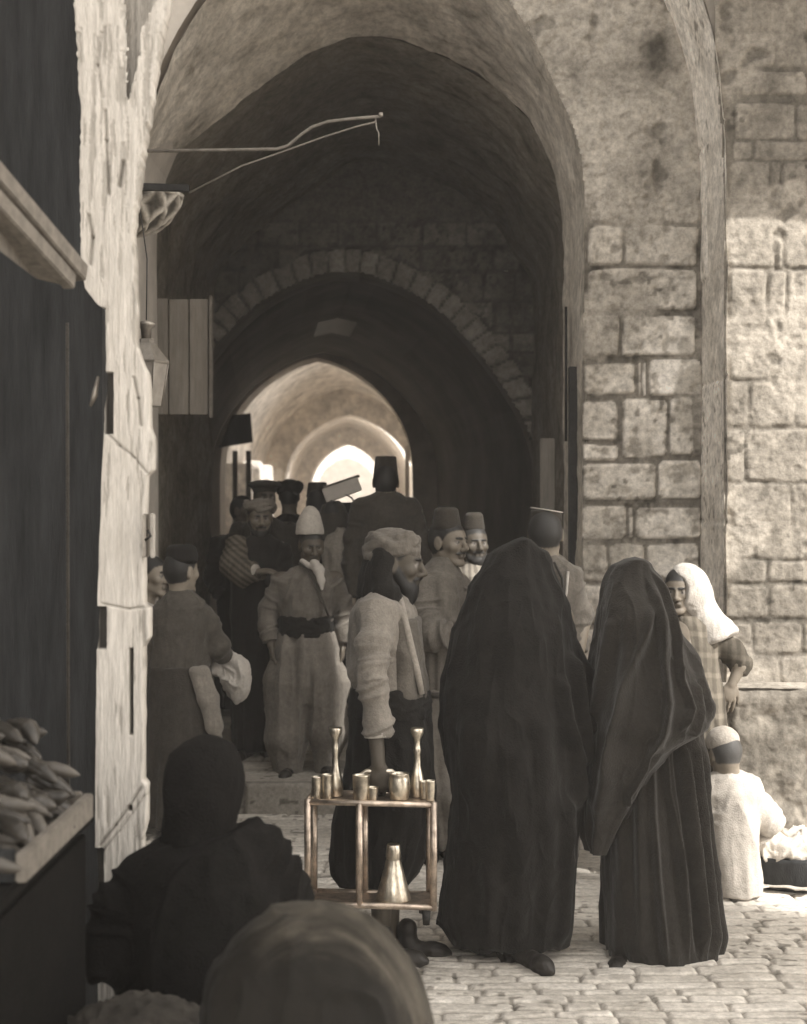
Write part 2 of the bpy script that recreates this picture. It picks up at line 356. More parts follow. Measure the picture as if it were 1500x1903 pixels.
# second bay: a wider, darker vault between the plastered arch and the back wall
A_mid = apx([(1052,1548),(1052,700),(1052,380),(1030,250),(980,150),(900,60),(780,-30),(665,-80)], YB, 665, 160)
A_mid2 = A_mid.copy(); A_mid2[:, 0] = (A_mid[:, 0]-A_mid[:, 0].mean())*1.02+A_mid[:, 0].mean()
gw = (sstep(.75, 1.1, A_rear[:, 0])*sstep(3.9, 3.6, A_rear[:, 1])*.16)[:, None]; A_w = A_rear*(1-gw/.16)+grow(A_rear, .16)*(gw/.16); A_w = A_w[np.linspace(0, len(A_w)-1, 160).round().astype(int)]
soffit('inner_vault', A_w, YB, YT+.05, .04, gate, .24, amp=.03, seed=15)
# back wall with the voussoir arch
T_px = [(1005,1500),(1005,900),(985,800),(935,715),(870,630),(800,560),(710,517),(670,506),(635,503)]
A_T = apx(T_px, YT, 640, 240)
lx = arch_half_x(A_T, 0, False)
VC = []
n_v = 21
def back_extra(X, Z, h, t):
    c = np.array([A_T[:, 0].mean(), A_T[:, 1].max()-1.35]); ang = np.arctan2(X-c[0], Z-c[1]); r = np.hypot(X-c[0], Z-c[1])
    # distance outside of arch curve
    i = np.linspace(0, len(A_T)-1, 90).round().astype(int); D = np.min(np.hypot(X[..., None]-A_T[i, 0], Z[..., None]-A_T[i, 1]), -1)
    band = (D < .2+.03*np.sin(ang*23)) & (Z > 2.25)
    w_ = (ang*9.5+.15*np.sin(ang*7))%1; j = np.minimum(w_, 1-w_)*.15
    hv = .055*sstep(.0, .02, j)*sstep(.2, .18, D); idv = np.floor(ang*9.5)
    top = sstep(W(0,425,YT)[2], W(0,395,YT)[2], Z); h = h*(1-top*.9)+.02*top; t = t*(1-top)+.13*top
    h = np.where(band, hv, h*.8); t = np.where(band, (.20+.10*_h(idv.astype(np.int64)+50, 3, 1, 9))*(.25+.75*sstep(.01, .045, hv)), t)
    return h, t
def inside(A, x, z):
    return (x < arch_half_x(A, z))&(x > arch_half_x(A, z, False))&(z < A[:, 1].max())
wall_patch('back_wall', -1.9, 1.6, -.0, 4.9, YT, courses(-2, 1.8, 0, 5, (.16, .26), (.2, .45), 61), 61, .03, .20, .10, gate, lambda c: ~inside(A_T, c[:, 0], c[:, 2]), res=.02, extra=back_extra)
slab_arch('back_wall_core', grow(coarse(A_T), .02), YT+.045, YT+.6, (-4, 4, 7.5), M['darkstone'], gate)
box('roof', (-9, YO+.1, 8.25), (9, YT+.6, 8.6), M['farstone'], gate)
for sx, nm in ((-1, 'side_wall'), (1, 'side_wall')):
    box(nm, ((-3.2, -2.0)[sx > 0] if sx < 0 else 1.75, YB+.04, -.02), ((-2.0 if sx < 0 else 3.0), YT, 8.25), M['darkstone'], gate)

# ------------------------------------------------------------------ the covered street beyond
baz = empty('covered_bazaar_street', (0, 14, .16), 'long vaulted bazaar passage receding behind the crowd, dark at first then lit from roof openings', 'vaulted street')
def tun(name, A, y0, y1, m, holes=(), thick=.35, A2=None, n=None, parent=baz):
    n = n or max(3, int((y1-y0)/.5)+1); ys = np.linspace(y0, y1, n); B = A if A2 is None else A2
    V = []; Fc = []; k = len(A)
    for y in ys:
        t = (y-y0)/(y1-y0); XZ = A*(1-t)+B*t
        for (x, z) in XZ:
            p = Vector((x, y, z)); V.append(p)
    def hole(i, j):
        t = (j+.5)/(k-1); yc = (ys[i]+ys[i+1])/2
        return any(a <= yc <= b and c <= t <= d for a, b, c, d in holes)
    edge = {}
    for i in range(n-1):
        for j in range(k-1):
            if hole(i, j): continue
            a = i*k+j; Fc.append((a, a+1, a+k+1, a+k))
    # curbs round the holes, 0.5 m of masonry thickness
    base = len(V)
    cnt = {}
    for f in Fc:
        for a, b in zip(f, f[1:]+f[:1]): cnt[(min(a, b), max(a, b))] = cnt.get((min(a, b), max(a, b)), 0)+1
    up = {}
    def U(a):
        if a not in up:
            v = V[a]; up[a] = len(V); V.append(Vector((v.x, v.y, v.z+thick+.5)))
        return up[a]
    for (a, b), c in cnt.items():
        if c == 1:
            ja, jb, ia, ib = a % k, b % k, a//k, b//k
            if ja in (0, k-1) and jb in (0, k-1) and ja == jb: continue
            if ia == ib and ia in (0, n-1): continue
            Fc.append((a, b, U(b), U(a)))
    return mesh_py(name, V, Fc, m, parent)
def arch2(cx, half, z0, zs, za, n=41, sharp=1.25):
    # jambs to spring height zs, two-centred pointed crown at za
    pts = [(cx+half, z0), (cx+half, (z0+zs)/2), (cx+half, zs)]
    Rr = 1.42*half; c0 = half-Rr; am = math.acos(-c0/Rr); hz = Rr*math.sin(am)
    for i in range(1, 10):
        a_ = i/9*am; pts.append((cx+c0+Rr*math.cos(a_), zs+(za-zs)*Rr*math.sin(a_)/hz))
    pts = np.array(pts); l = pts[::-1].copy(); l[:, 0] = 2*cx-l[:, 0]
    return resample(np.vstack([pts, l[1:]]), n)
def cxat(px, Y): return (px-750)*Y/F
A1 = arch2(cxat(690, 12.6), 1.75, .0, 2.2, 4.1)
A2_ = arch2(cxat(600, 22), 1.75, .0, 2.2, 4.15)
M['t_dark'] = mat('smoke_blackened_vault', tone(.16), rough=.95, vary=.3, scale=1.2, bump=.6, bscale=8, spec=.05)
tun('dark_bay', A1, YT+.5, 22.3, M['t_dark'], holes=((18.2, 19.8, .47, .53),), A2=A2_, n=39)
# thick arch rings along the street; each nearer the camera than the bay it frames
def ring(name, px, half, zs, za, Y, dep, m, outer=2.6, ztop=6.5):
    A = arch2(cxat(px, Y), half, .0, zs, za); return slab_arch(name, A, Y, Y+dep, (cxat(px, Y)-outer, cxat(px, Y)+outer, ztop), m, baz)
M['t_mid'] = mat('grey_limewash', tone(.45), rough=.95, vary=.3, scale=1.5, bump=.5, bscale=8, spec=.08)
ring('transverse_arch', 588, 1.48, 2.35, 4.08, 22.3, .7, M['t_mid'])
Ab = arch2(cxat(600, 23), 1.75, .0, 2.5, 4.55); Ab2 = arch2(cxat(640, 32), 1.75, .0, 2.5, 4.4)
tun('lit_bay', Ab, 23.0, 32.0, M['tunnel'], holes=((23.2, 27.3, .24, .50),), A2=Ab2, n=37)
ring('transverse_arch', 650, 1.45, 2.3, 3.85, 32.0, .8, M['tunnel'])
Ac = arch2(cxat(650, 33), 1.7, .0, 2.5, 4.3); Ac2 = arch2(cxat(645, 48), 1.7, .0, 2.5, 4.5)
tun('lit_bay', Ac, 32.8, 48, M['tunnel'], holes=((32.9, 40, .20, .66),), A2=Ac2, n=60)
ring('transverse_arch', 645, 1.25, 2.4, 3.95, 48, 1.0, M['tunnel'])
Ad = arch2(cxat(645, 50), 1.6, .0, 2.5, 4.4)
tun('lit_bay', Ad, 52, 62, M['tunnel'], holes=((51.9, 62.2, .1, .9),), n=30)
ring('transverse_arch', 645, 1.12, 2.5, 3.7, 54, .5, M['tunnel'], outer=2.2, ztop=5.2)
box('street_end_wall', (-5, 62.0, 0), (1, 62.5, 8), mat('sunlit_end_wall', tone(.34), vary=.2), baz)
for a, b in ((49, 52),):
    box('flank_wall', (-6, a, 0), (-3.75, b, 5), M['tunnel'], baz); box('flank_wall', (-.1, a, 0), (1.5, b, 5), M['tunnel'], baz)
# shop fronts along the far street, as projecting piers and hoods
for (x0, y0, y1, zt, nm) in ((-3.0, 26, 26.6, 2.6, 'pilaster'), (-3.0, 28.2, 28.8, 2.6, 'pilaster'), (-3.0, 30.5, 31, 2.6, 'pilaster'), (-3.0, 24.4, 24.9, 2.5, 'pilaster')):
    box(nm, (x0, y0, .16), (x0+.42, y1, zt), M['tunnel'], baz, bevel=.02)

# ------------------------------------------------------------------ added blocks off the frame, shaped and placed only to shade the scene
tw = empty('sun_shade_block', (11, -7, 0), 'added block out of view, placed to shade the paving from the sun', 'shade_block')  # unseen block added so its edge throws the shade line on the paving
d = Vector((.74, -.67, 0)); p0 = Vector((1.36, 6.35, 0)); a = p0+d*16; nrm = Vector((-.67, -.74, 0))
V = []
for z in (0, 22):
    for q in (a, a+nrm*12, a+nrm*12+d*4, a+d*4): V.append((q.x, q.y, z))
mesh_py('shade_block_body', V, [(0,3,2,1),(4,5,6,7),(0,1,5,4),(1,2,6,5),(2,3,7,6),(3,0,4,7)], M['farstone'], tw)
bc = empty('sun_blocker', (4.8, 3.2, 6.6), 'added timber panel out of view, keeping sun off the passage and step', 'sun_blocker')  # made-up panel, fitted to keep sun off the deep floor and step
box('sun_blocker_front', (3.9, 3.0, 6.65), (5.5, 3.06, 10.5), M['wood'], bc); box('sun_blocker_floor', (3.9, 3.07, 6.6), (5.5, 3.3, 6.66), M['wood'], bc)
aw = empty('shade_awning', (3, 6.3, 4.5), 'added unseen plank awning shading the top of the sunlit wall', 'awning')  # unseen awning added to shade the upper part of the wall
for i in range(9):
    box('shade_awning_plank', (1.2+i*.5, 5.95+.05*math.sin(i*3), 4.45+.01*(i%2)), (1.68+i*.5, 6.99, 4.50+.01*(i%2)), M['wood'], aw)
# ------------------------------------------------------------------ signed-distance modelling kit (numpy) for bodies, clothes, soft things
class Soft:
    def __init__(s, k=.02): s.p = []; s.k = k
    def cap(s, a, b, ra, rb, col=0, k=None): s.p.append(('c', np.array(a, float), np.array(b, float), ra, rb, col, k)); return s
    def ell(s, c, r, col=0, k=None, rot=None, sub=False): s.p.append(('s' if sub else 'e', np.array(c, float), np.array(r, float), np.eye(3) if rot is None else np.asarray(rot, float), None, col, k)); return s
    def fru(s, a, b, ra, rb, rnd=.01, col=0, k=None): s.p.append(('f', np.array(a, float), np.array(b, float), (ra, rb), rnd, col, k)); return s
    def loft(s, rows, folds=None, col=0, k=None):  # rows: z, cx, cy, rx, ry ; folds: (seed, amp_top, amp_bottom, count)
        r = np.array(sorted(rows, key=lambda q: q[0]), float); s.p.append(('l', r, folds, None, None, col, k)); return s
    def line(s, pts, rad, col=0, k=None):
        for i in range(len(pts)-1): s.cap(pts[i], pts[i+1], rad[i], rad[i+1], col, k)
        return s
    @staticmethod
    def ev(p, X):
        t = p[0]
        if t == 'c':
            a, b, ra, rb = p[1:5]; ab = b-a; h = np.clip(((X-a)@ab)/(ab@ab+1e-12), 0, 1)
            return np.linalg.norm(X-a-h[..., None]*ab, axis=-1)-(ra+(rb-ra)*h)
        if t in 'es':
            q = (X-p[1])@p[3].T; r = p[2]; k0 = np.linalg.norm(q/r, axis=-1); k1 = np.linalg.norm(q/(r*r), axis=-1)+1e-9
            return k0*(k0-1)/k1
        if t == 'f':
            a, b = p[1], p[2]; ra, rb = p[3]; rn = p[4]; ab = b-a; L = np.linalg.norm(ab); u = ab/L
            h = (X-a)@u; rad = np.linalg.norm(X-a-h[..., None]*u, axis=-1); rr = ra+(rb-ra)*np.clip(h/L, 0, 1)
            dx = rad-rr+rn; dz = np.abs(h-L/2)-L/2+rn
            return np.hypot(np.maximum(dx, 0), np.maximum(dz, 0))+np.minimum(np.maximum(dx, dz), 0)-rn
        if t == 'l':
            r = p[1]; z = X[..., 2]; g = [np.interp(z, r[:, 0], r[:, i]) for i in (1, 2, 3, 4)]
            dx = X[..., 0]-g[0]; dy = X[..., 1]-g[1]; rx, ry = g[2], g[3]
            if p[2]:
                sd, a0, a1, n = p[2]; th = np.arctan2(dy/ry, dx/rx); rs = random.Random(sd); v = (z-r[0, 0])/(r[-1, 0]-r[0, 0]+1e-9)
                f = 0
                for q in range(4):
                    m = n+rs.randint(-n//3-1, n//3+1)+q*2; f = f+np.cos(m*th+rs.uniform(0, 6)+rs.uniform(-1.6, 1.6)*v*2)*rs.uniform(.5, 1)
                f = np.sign(f)*np.abs(f)**.8/2.2; am = a0*v+a1*(1-v); sc = 1+am*f; rx = rx*sc; ry = ry*sc
            k0 = np.hypot(dx/rx, dy/ry); k1 = np.hypot(dx/rx**2, dy/ry**2)+1e-9; d = k0*(k0-1)/k1
            d = np.where(k0 < .3, -np.minimum(rx, ry)*.7, d)
            return np.maximum(d, np.maximum(z-r[-1, 0], r[0, 0]-z))
    def bb(s, p):
        t = p[0]
        if t == 'c': m = max(p[3], p[4]); return np.minimum(p[1], p[2])-m, np.maximum(p[1], p[2])+m
        if t in 'es': m = p[2].max(); return p[1]-m, p[1]+m
        if t == 'f': m = max(p[3]); return np.minimum(p[1], p[2])-m, np.maximum(p[1], p[2])+m
        r = p[1]; e = 1.35
        return np.array([(r[:, 1]-r[:, 3]*e).min(), (r[:, 2]-r[:, 4]*e).min(), r[0, 0]]), np.array([(r[:, 1]+r[:, 3]*e).max(), (r[:, 2]+r[:, 4]*e).max(), r[-1, 0]])
    def mesh(s, name, res, m, parent=None, pal=None, wr=None, warp=None, cols=None):
        bbs = [s.bb(p) for p in s.p if p[0] != 's']; mg = s.k+3*res
        lo = np.min([b[0] for b in bbs], 0)-mg; hi = np.max([b[1] for b in bbs], 0)+mg
        n = np.ceil((hi-lo)/res).astype(int)+1
        ax = [lo[i]+res*np.arange(n[i]) for i in range(3)]; G = np.full(n, .2)
        for p in s.p:
            k = p[6] if p[6] is not None else s.k
            b0, b1 = s.bb(p); i0 = np.maximum(0, np.floor((b0-k-3*res-lo)/res).astype(int)); i1 = np.minimum(n, np.ceil((b1+k+3*res-lo)/res).astype(int)+1)
            if (i1 <= i0).any(): continue
            X = np.stack(np.meshgrid(*[ax[i][i0[i]:i1[i]] for i in range(3)], indexing='ij'), -1)
            if warp is not None: X = warp(X)
            d = s.ev(p, X); sl_ = tuple(slice(i0[i], i1[i]) for i in range(3)); g = G[sl_]
            if p[0] == 's':
                hh = np.clip(.5-.5*(g+d)/k, 0, 1); G[sl_] = g*(1-hh)-d*hh+k*hh*(1-hh)
            else:
                hh = np.clip(.5+.5*(g-d)/k, 0, 1); G[sl_] = g*(1-hh)+d*hh-k*hh*(1-hh)
        V, Fq = surface_nets(G, lo, res)
        ci = None
        if pal is not None:
            best = np.full(len(V), 1e9); ci = np.zeros(len(V), int)
            for p in s.p:
                if p[0] == 's': continue
                b0, b1 = s.bb(p); sel = ((V > b0-.02) & (V < b1+.02)).all(1)
                if not sel.any(): continue
                d = s.ev(p, V[sel]); bs = best[sel]; mm = d < bs; bs[mm] = d[mm]; best[sel] = bs; c_ = ci[sel]; c_[mm] = p[5]; ci[sel] = c_
        if wr is not None:
            N = vnormals(V, Fq); V = V+N*wr(V, N)[:, None]
        col = None
        if pal is not None:
            col = np.array(pal)[ci]
            # soften the colour borders a little
            a = np.zeros_like(col); c_ = np.zeros(len(V))
            for i in range(4):
                j = (i+1) % 4; np.add.at(a, Fq[:, i], col[Fq[:, j]]); np.add.at(c_, Fq[:, i], 1)
            col = .5*col+.5*a/np.maximum(c_, 1)[:, None]
        if cols is not None: col = cols(V, col)
        return mesh_np(name, V, Fq, m, parent, col)
def vnormals(V, Fq):
    a = V[Fq[:, 2]]-V[Fq[:, 0]]; b = V[Fq[:, 3]]-V[Fq[:, 1]]; fn = np.cross(a, b); N = np.zeros_like(V)
    for i in range(4): np.add.at(N, Fq[:, i], fn)
    return N/(np.linalg.norm(N, axis=1)[:, None]+1e-12)
def surface_nets(G, lo, res):
    S = G < 0; nx, ny, nz = G.shape
    c = np.zeros((nx-1, ny-1, nz-1), int)
    for i in (0, 1):
        for j in (0, 1):
            for k in (0, 1): c += S[i:nx-1+i, j:ny-1+j, k:nz-1+k]
    act = np.argwhere((c > 0) & (c < 8)); idx = np.full(c.shape, -1, np.int64); idx[act[:, 0], act[:, 1], act[:, 2]] = np.arange(len(act))
    P = np.zeros((len(act), 3)); cnt = np.zeros(len(act))
    cs = [(i, j, k) for i in (0, 1) for j in (0, 1) for k in (0, 1)]
    for a in cs:
        for ax_ in range(3):
            if a[ax_] == 1: continue
            b = list(a); b[ax_] = 1
            va = G[act[:, 0]+a[0], act[:, 1]+a[1], act[:, 2]+a[2]]; vb = G[act[:, 0]+b[0], act[:, 1]+b[1], act[:, 2]+b[2]]
            m = (va < 0) != (vb < 0); t = np.where(m, va/(va-vb+1e-30), 0)
            q = np.array(a, float)[None, :].repeat(len(act), 0); q[:, ax_] = t
            P += q*m[:, None]; cnt += m
    V = lo+(act+P/np.maximum(cnt, 1)[:, None])*res
    Q = []
    for ax_ in range(3):
        o = [1, 1, 1]; o[ax_] = 0
        A = S[tuple(slice(o[i], (S.shape[i]-1)) for i in range(3))]
        B = S[tuple(slice(o[i]+(1 if i == ax_ else 0), (S.shape[i]-1+(1 if i == ax_ else 0))) for i in range(3))]
        e = np.argwhere(A != B); 
        if len(e) == 0: continue
        flip = A[e[:, 0], e[:, 1], e[:, 2]]
        e = e+np.array(o); u, v = (ax_+1) % 3, (ax_+2) % 3
        du = np.zeros(3, int); du[u] = 1; dv = np.zeros(3, int); dv[v] = 1
        q = [idx[tuple((e-du*i-dv*j).T)] for i, j in ((0, 0), (1, 0), (1, 1), (0, 1))]
        q = np.stack(q, 1); q[~flip] = q[~flip][:, ::-1]; Q.append(q)
    Q = np.vstack(Q); Q = Q[(Q >= 0).all(1)]; c0 = V.mean(0)
    vol = np.einsum('ij,ij->i', V[Q[:, 0]]-c0, np.cross(V[Q[:, 1]]-c0, V[Q[:, 2]]-c0)).sum()
    return V, (Q if vol > 0 else Q[:, ::-1].copy())
def ridge(P, sd):
    q = P+.55*np.stack([noise(P*.7+5, sd+20), noise(P*.7+9, sd+21), noise(P*.7+13, sd+22)], -1); return (1-np.abs(noise(q, sd)))**2.6
def cloth_wr(amp=.006, sc=9, seed=1, vert=.35, fine=.3):
    def f(V, N):
        tilt = V+.25*np.stack([V[:, 2], V[:, 2]*0, V[:, 0]*0], -1)*(.6*noise(V*1.7, seed+2))[:, None]
        P = tilt*np.array([sc, sc, sc*vert])+seed*7.7
        low = noise(V*np.array([4., 4., 1.6])+seed, seed+9)
        return amp*(1.7*ridge(P, seed)-.55+(.9*ridge(P*2.1, seed+5)-.3)*(.6+.4*low)+fine*noise(V*42, seed+7)*.6)
    return f
def sleeve_wr(lines, amp=.006, freq=24, seed=2, base=None):  # creases running round given limb segments
    def f(V, N):
        d = base(V, N) if base else np.zeros(len(V)); near = np.full(len(V), 9.); add = np.zeros(len(V)); T0 = 0.
        for a, b in lines:
            a = np.array(a); b = np.array(b); ab = b-a; L = np.linalg.norm(ab); u = ab/L; t = (V-a)@u; q = V-a-np.clip(t, 0, L)[:, None]*u
            r = np.linalg.norm(q, axis=1); m = r < near; near[m] = r[m]
            P = np.stack([(t+T0)*freq+(q@np.array([.6, .3, .7]))*9, q[:, 0]*5, q[:, 2]*5+q[:, 1]*5], -1); add = np.where(m, 2.2*ridge(P, seed)-.6, add); T0 += L
        wt = sstep(.12, .08, near); return d*(1-.6*wt)+wt*amp*add
    return f
def ori(yaw, pitch=0, roll=0):
    """yaw 0 looks at the camera (-y), 90 looks right (+x). rows of the result: right-hand axis, forward, up"""
    y, p, r = R(yaw), R(pitch), R(roll)
    f = np.array([math.sin(y)*math.cos(p), -math.cos(y)*math.cos(p), math.sin(p)]); up = np.array([0, 0, 1.])
    s = np.cross(f, up); s /= np.linalg.norm(s); u = np.cross(s, f)
    s2 = s*math.cos(r)+u*math.sin(r); u2 = u*math.cos(r)-s*math.sin(r)
    return np.array([s2, f, u2])
SK, SKD, HAIR, EYE, IRIS, LIP = 0, 1, 2, 3, 4, 5
def palette(skin=.26, hair=.025, lip=None, beard=None):
    sk = np.array(tone(skin, 1.5)); return [sk, sk*.8, np.array([hair, hair*.97, hair*.94]), np.array([.24, .22, .2]), np.array([.012, .012, .012]), sk*.62 if lip is None else np.array(tone(lip)), np.array([beard or hair]*3)]
def head(S, c, O, sc=1., hair='short', beard=None, moust=False, ears=True, smile=0., neck=None, nr=.052):
    c = np.array(c, float)
    def L(x, y, z): return c+sc*(x*O[0]+y*O[1]+z*O[2])
    def E(x, y, z, r, col=SK, k=.012, sub=False): S.ell(L(x, y, z), np.array(r)*sc, col, k, O, sub)
    def Cc(a, b, ra, rb, col=SK, k=.01): S.cap(L(*a), L(*b), ra*sc, rb*sc, col, k)
    E(0, -.012, .035, (.074, .094, .084), HAIR if hair else SK, .02)
    E(0, .030, .012, (.066, .062, .072), SK, .02)
    E(0, .032, -.045, (.054, .056, .070), SK, .02)
    Cc((-.045, -.002, -.055), (-.02, .066, -.098), .018, .016); Cc((.045, -.002, -.055), (.02, .066, -.098), .018, .016)
    E(0, .074, -.102, (.02, .018, .016), SK, .02)
    for s in (-1, 1):
        E(s*.042, .062, -.022, (.024, .022, .020), SK, .02)
        E(s*.031, .104, .003, (.018, .02, .0125), SK, .010, True)
        E(s*.030, .078, .002, (.0135, .0125, .0115), EYE, .001)
        E(s*.030, .0885, .002, (.0058, .004, .0058), IRIS, .0005)
        Cc((s*.017, .090, .011), (s*.045, .080, .009), .0035, .003, SKD, .002)
        Cc((s*.014, .0965, .021), (s*.048, .084, .022), .0048, .0032, HAIR, .003)
        E(s*.013, .098, -.036, (.010, .011, .008), SK, .008)
        if ears:
            E(s*.076, -.004, -.006, (.009, .020, .033), SK, .008, False)
            E(s*.086, .006, -.004, (.006, .010, .020), SKD, .004, True)
    Cc((0, .090, .014), (0, .114, -.029), .0085, .0125, SK, .012)
    Cc((-.02, .087, -.060), (0, .0935, -.058+smile*-.004), .0055, .0065, LIP, .004); Cc((.02, .087, -.060), (0, .0935, -.058+smile*-.004), .0055, .0065, LIP, .004)
    Cc((-.017, .086, -.070), (.017, .086, -.070), .0065, .0065, LIP, .004)
    if smile: Cc((-.017, .0945, -.0645), (.017, .0945, -.0645), .0028, .0028, EYE, .001)
    if hair == 'short': E(0, -.03, .01, (.078, .078, .082), HAIR, .01)
    if moust:
        for s in (-1, 1): Cc((0, .098, -.047), (s*.035, .082, -.056), .0085, .004, HAIR, .005)
    if beard:
        E(0, .058, -.098, (.046, .040, .034+.02*beard), HAIR, .012)
        for s in (-1, 1): Cc((s*.060, .012, -.03), (s*.04, .048, -.085), .018, .022, HAIR, .012)
    if neck is not None: S.cap(L(0, -.018, -.06), neck, nr*sc, (nr+.006), SK, .03)
def hand(S, w_, d, n, side=1, sc=1., curl=25, spread=1., thumb=35, col=SK):
    """w_ wrist, d direction of the fingers, n palm facing, side +-1 puts the thumb"""
    w_ = np.array(w_, float); d = np.array(d, float); d /= np.linalg.norm(d); n = np.array(n, float); n -= d*(n@d); n /= np.linalg.norm(n)
    t = np.cross(d, n)*side; k = .006
    S.ell(w_+d*.045*sc, np.array([.040, .050, .017])*sc, col, .01, np.array([t, d, n]))
    for i, (o, l) in enumerate(((.029, .072), (.010, .081), (-.010, .075), (-.028, .059))):
        p = w_+d*(.083-.006*abs(i-1))*sc+t*o*sc*spread; a = 0; r = .0088*sc
        dd = d+t*o*2.2*(spread-.6)
        for j, fr in enumerate((.46, .31, .25)):
            a += R(curl*(.8+.25*j)); v = dd*math.cos(a)+n*math.sin(a); v /= np.linalg.norm(v); q = p+v*l*fr*sc
            S.cap(p, q, r, r*.92, col, k if j == 0 else .002); p = q; r *= .92
    p = w_+d*.022*sc+t*.028*sc+n*.006; v = d*math.cos(R(thumb))+t*math.sin(R(thumb))+n*.25; q = p+v*.042*sc
    S.cap(p, q, .0135*sc, .0105*sc, col, .008); v2 = d*.9+t*.25+n*.35; S.cap(q, q+v2*.030*sc, .0105*sc, .0088*sc, col, .003)
def shoe(name, heel, dirn, L, m, parent, w_=.042, h_=.05, point=0.):
    heel = np.array(heel, float); d = np.array([dirn[0], dirn[1], 0.]); d /= np.linalg.norm(d); up = np.array([0, 0, 1.])
    S = Soft(.02); z0 = heel
    S.cap(z0+up*.035+d*.03, z0+up*.055+d*.05, .036, .034); S.cap(z0+up*.03+d*.05, z0+d*(L-.05)+up*.022, .036, .034)
    S.cap(z0+d*(L-.07)+up*.022, z0+d*(L-.018+point)+up*(.016+point*.3), .036, .016); S.cap(z0+up*.05+d*.04, z0+up*.11+d*.045, .036, .038)
    o = S.mesh(name, .006, m, parent, wr=lambda V, N: -np.minimum(0, V[:, 2]-z0[2])*N[:, 2]*-1*0+.0015*noise(V*60, 3))
    return o
def torso_body(S, P, hip, sh_l, sh_r, neck, el, wl, er, wr_, fl, fr, r=1.):
    hip, sh_l, sh_r, neck = map(np.array, (hip, sh_l, sh_r, neck)); mid = (sh_l+sh_r)/2; ax = (sh_r-sh_l)
    S.cap(mid-[0, 0, .08], hip+np.array([0, 0, .02]), .115*r, .12*r, SK, .05); S.cap(sh_l, sh_r, .055*r, .055*r, SK, .05); S.cap(neck-[0, 0, .02], mid-[0, 0, .05], .055*r, .08*r, SK, .04)
    for a, b, c_ in ((sh_l, el, wl), (sh_r, er, wr_)):
        if b is None: continue
        S.line([a, b, c_], [.045*r, .037*r, .025*r], SK, .02)
    hx = ax/np.linalg.norm(ax)*.085
    for s, f in ((-1, fl), (1, fr)):
        if f is None: continue
        h0 = hip+hx*s; f = np.array(f, float); kn = (h0+f)/2+np.array([0, -.02, .02]); S.line([h0, kn, f+[0, 0, .08]], [.075*r, .055*r, .035*r], SK, .04)
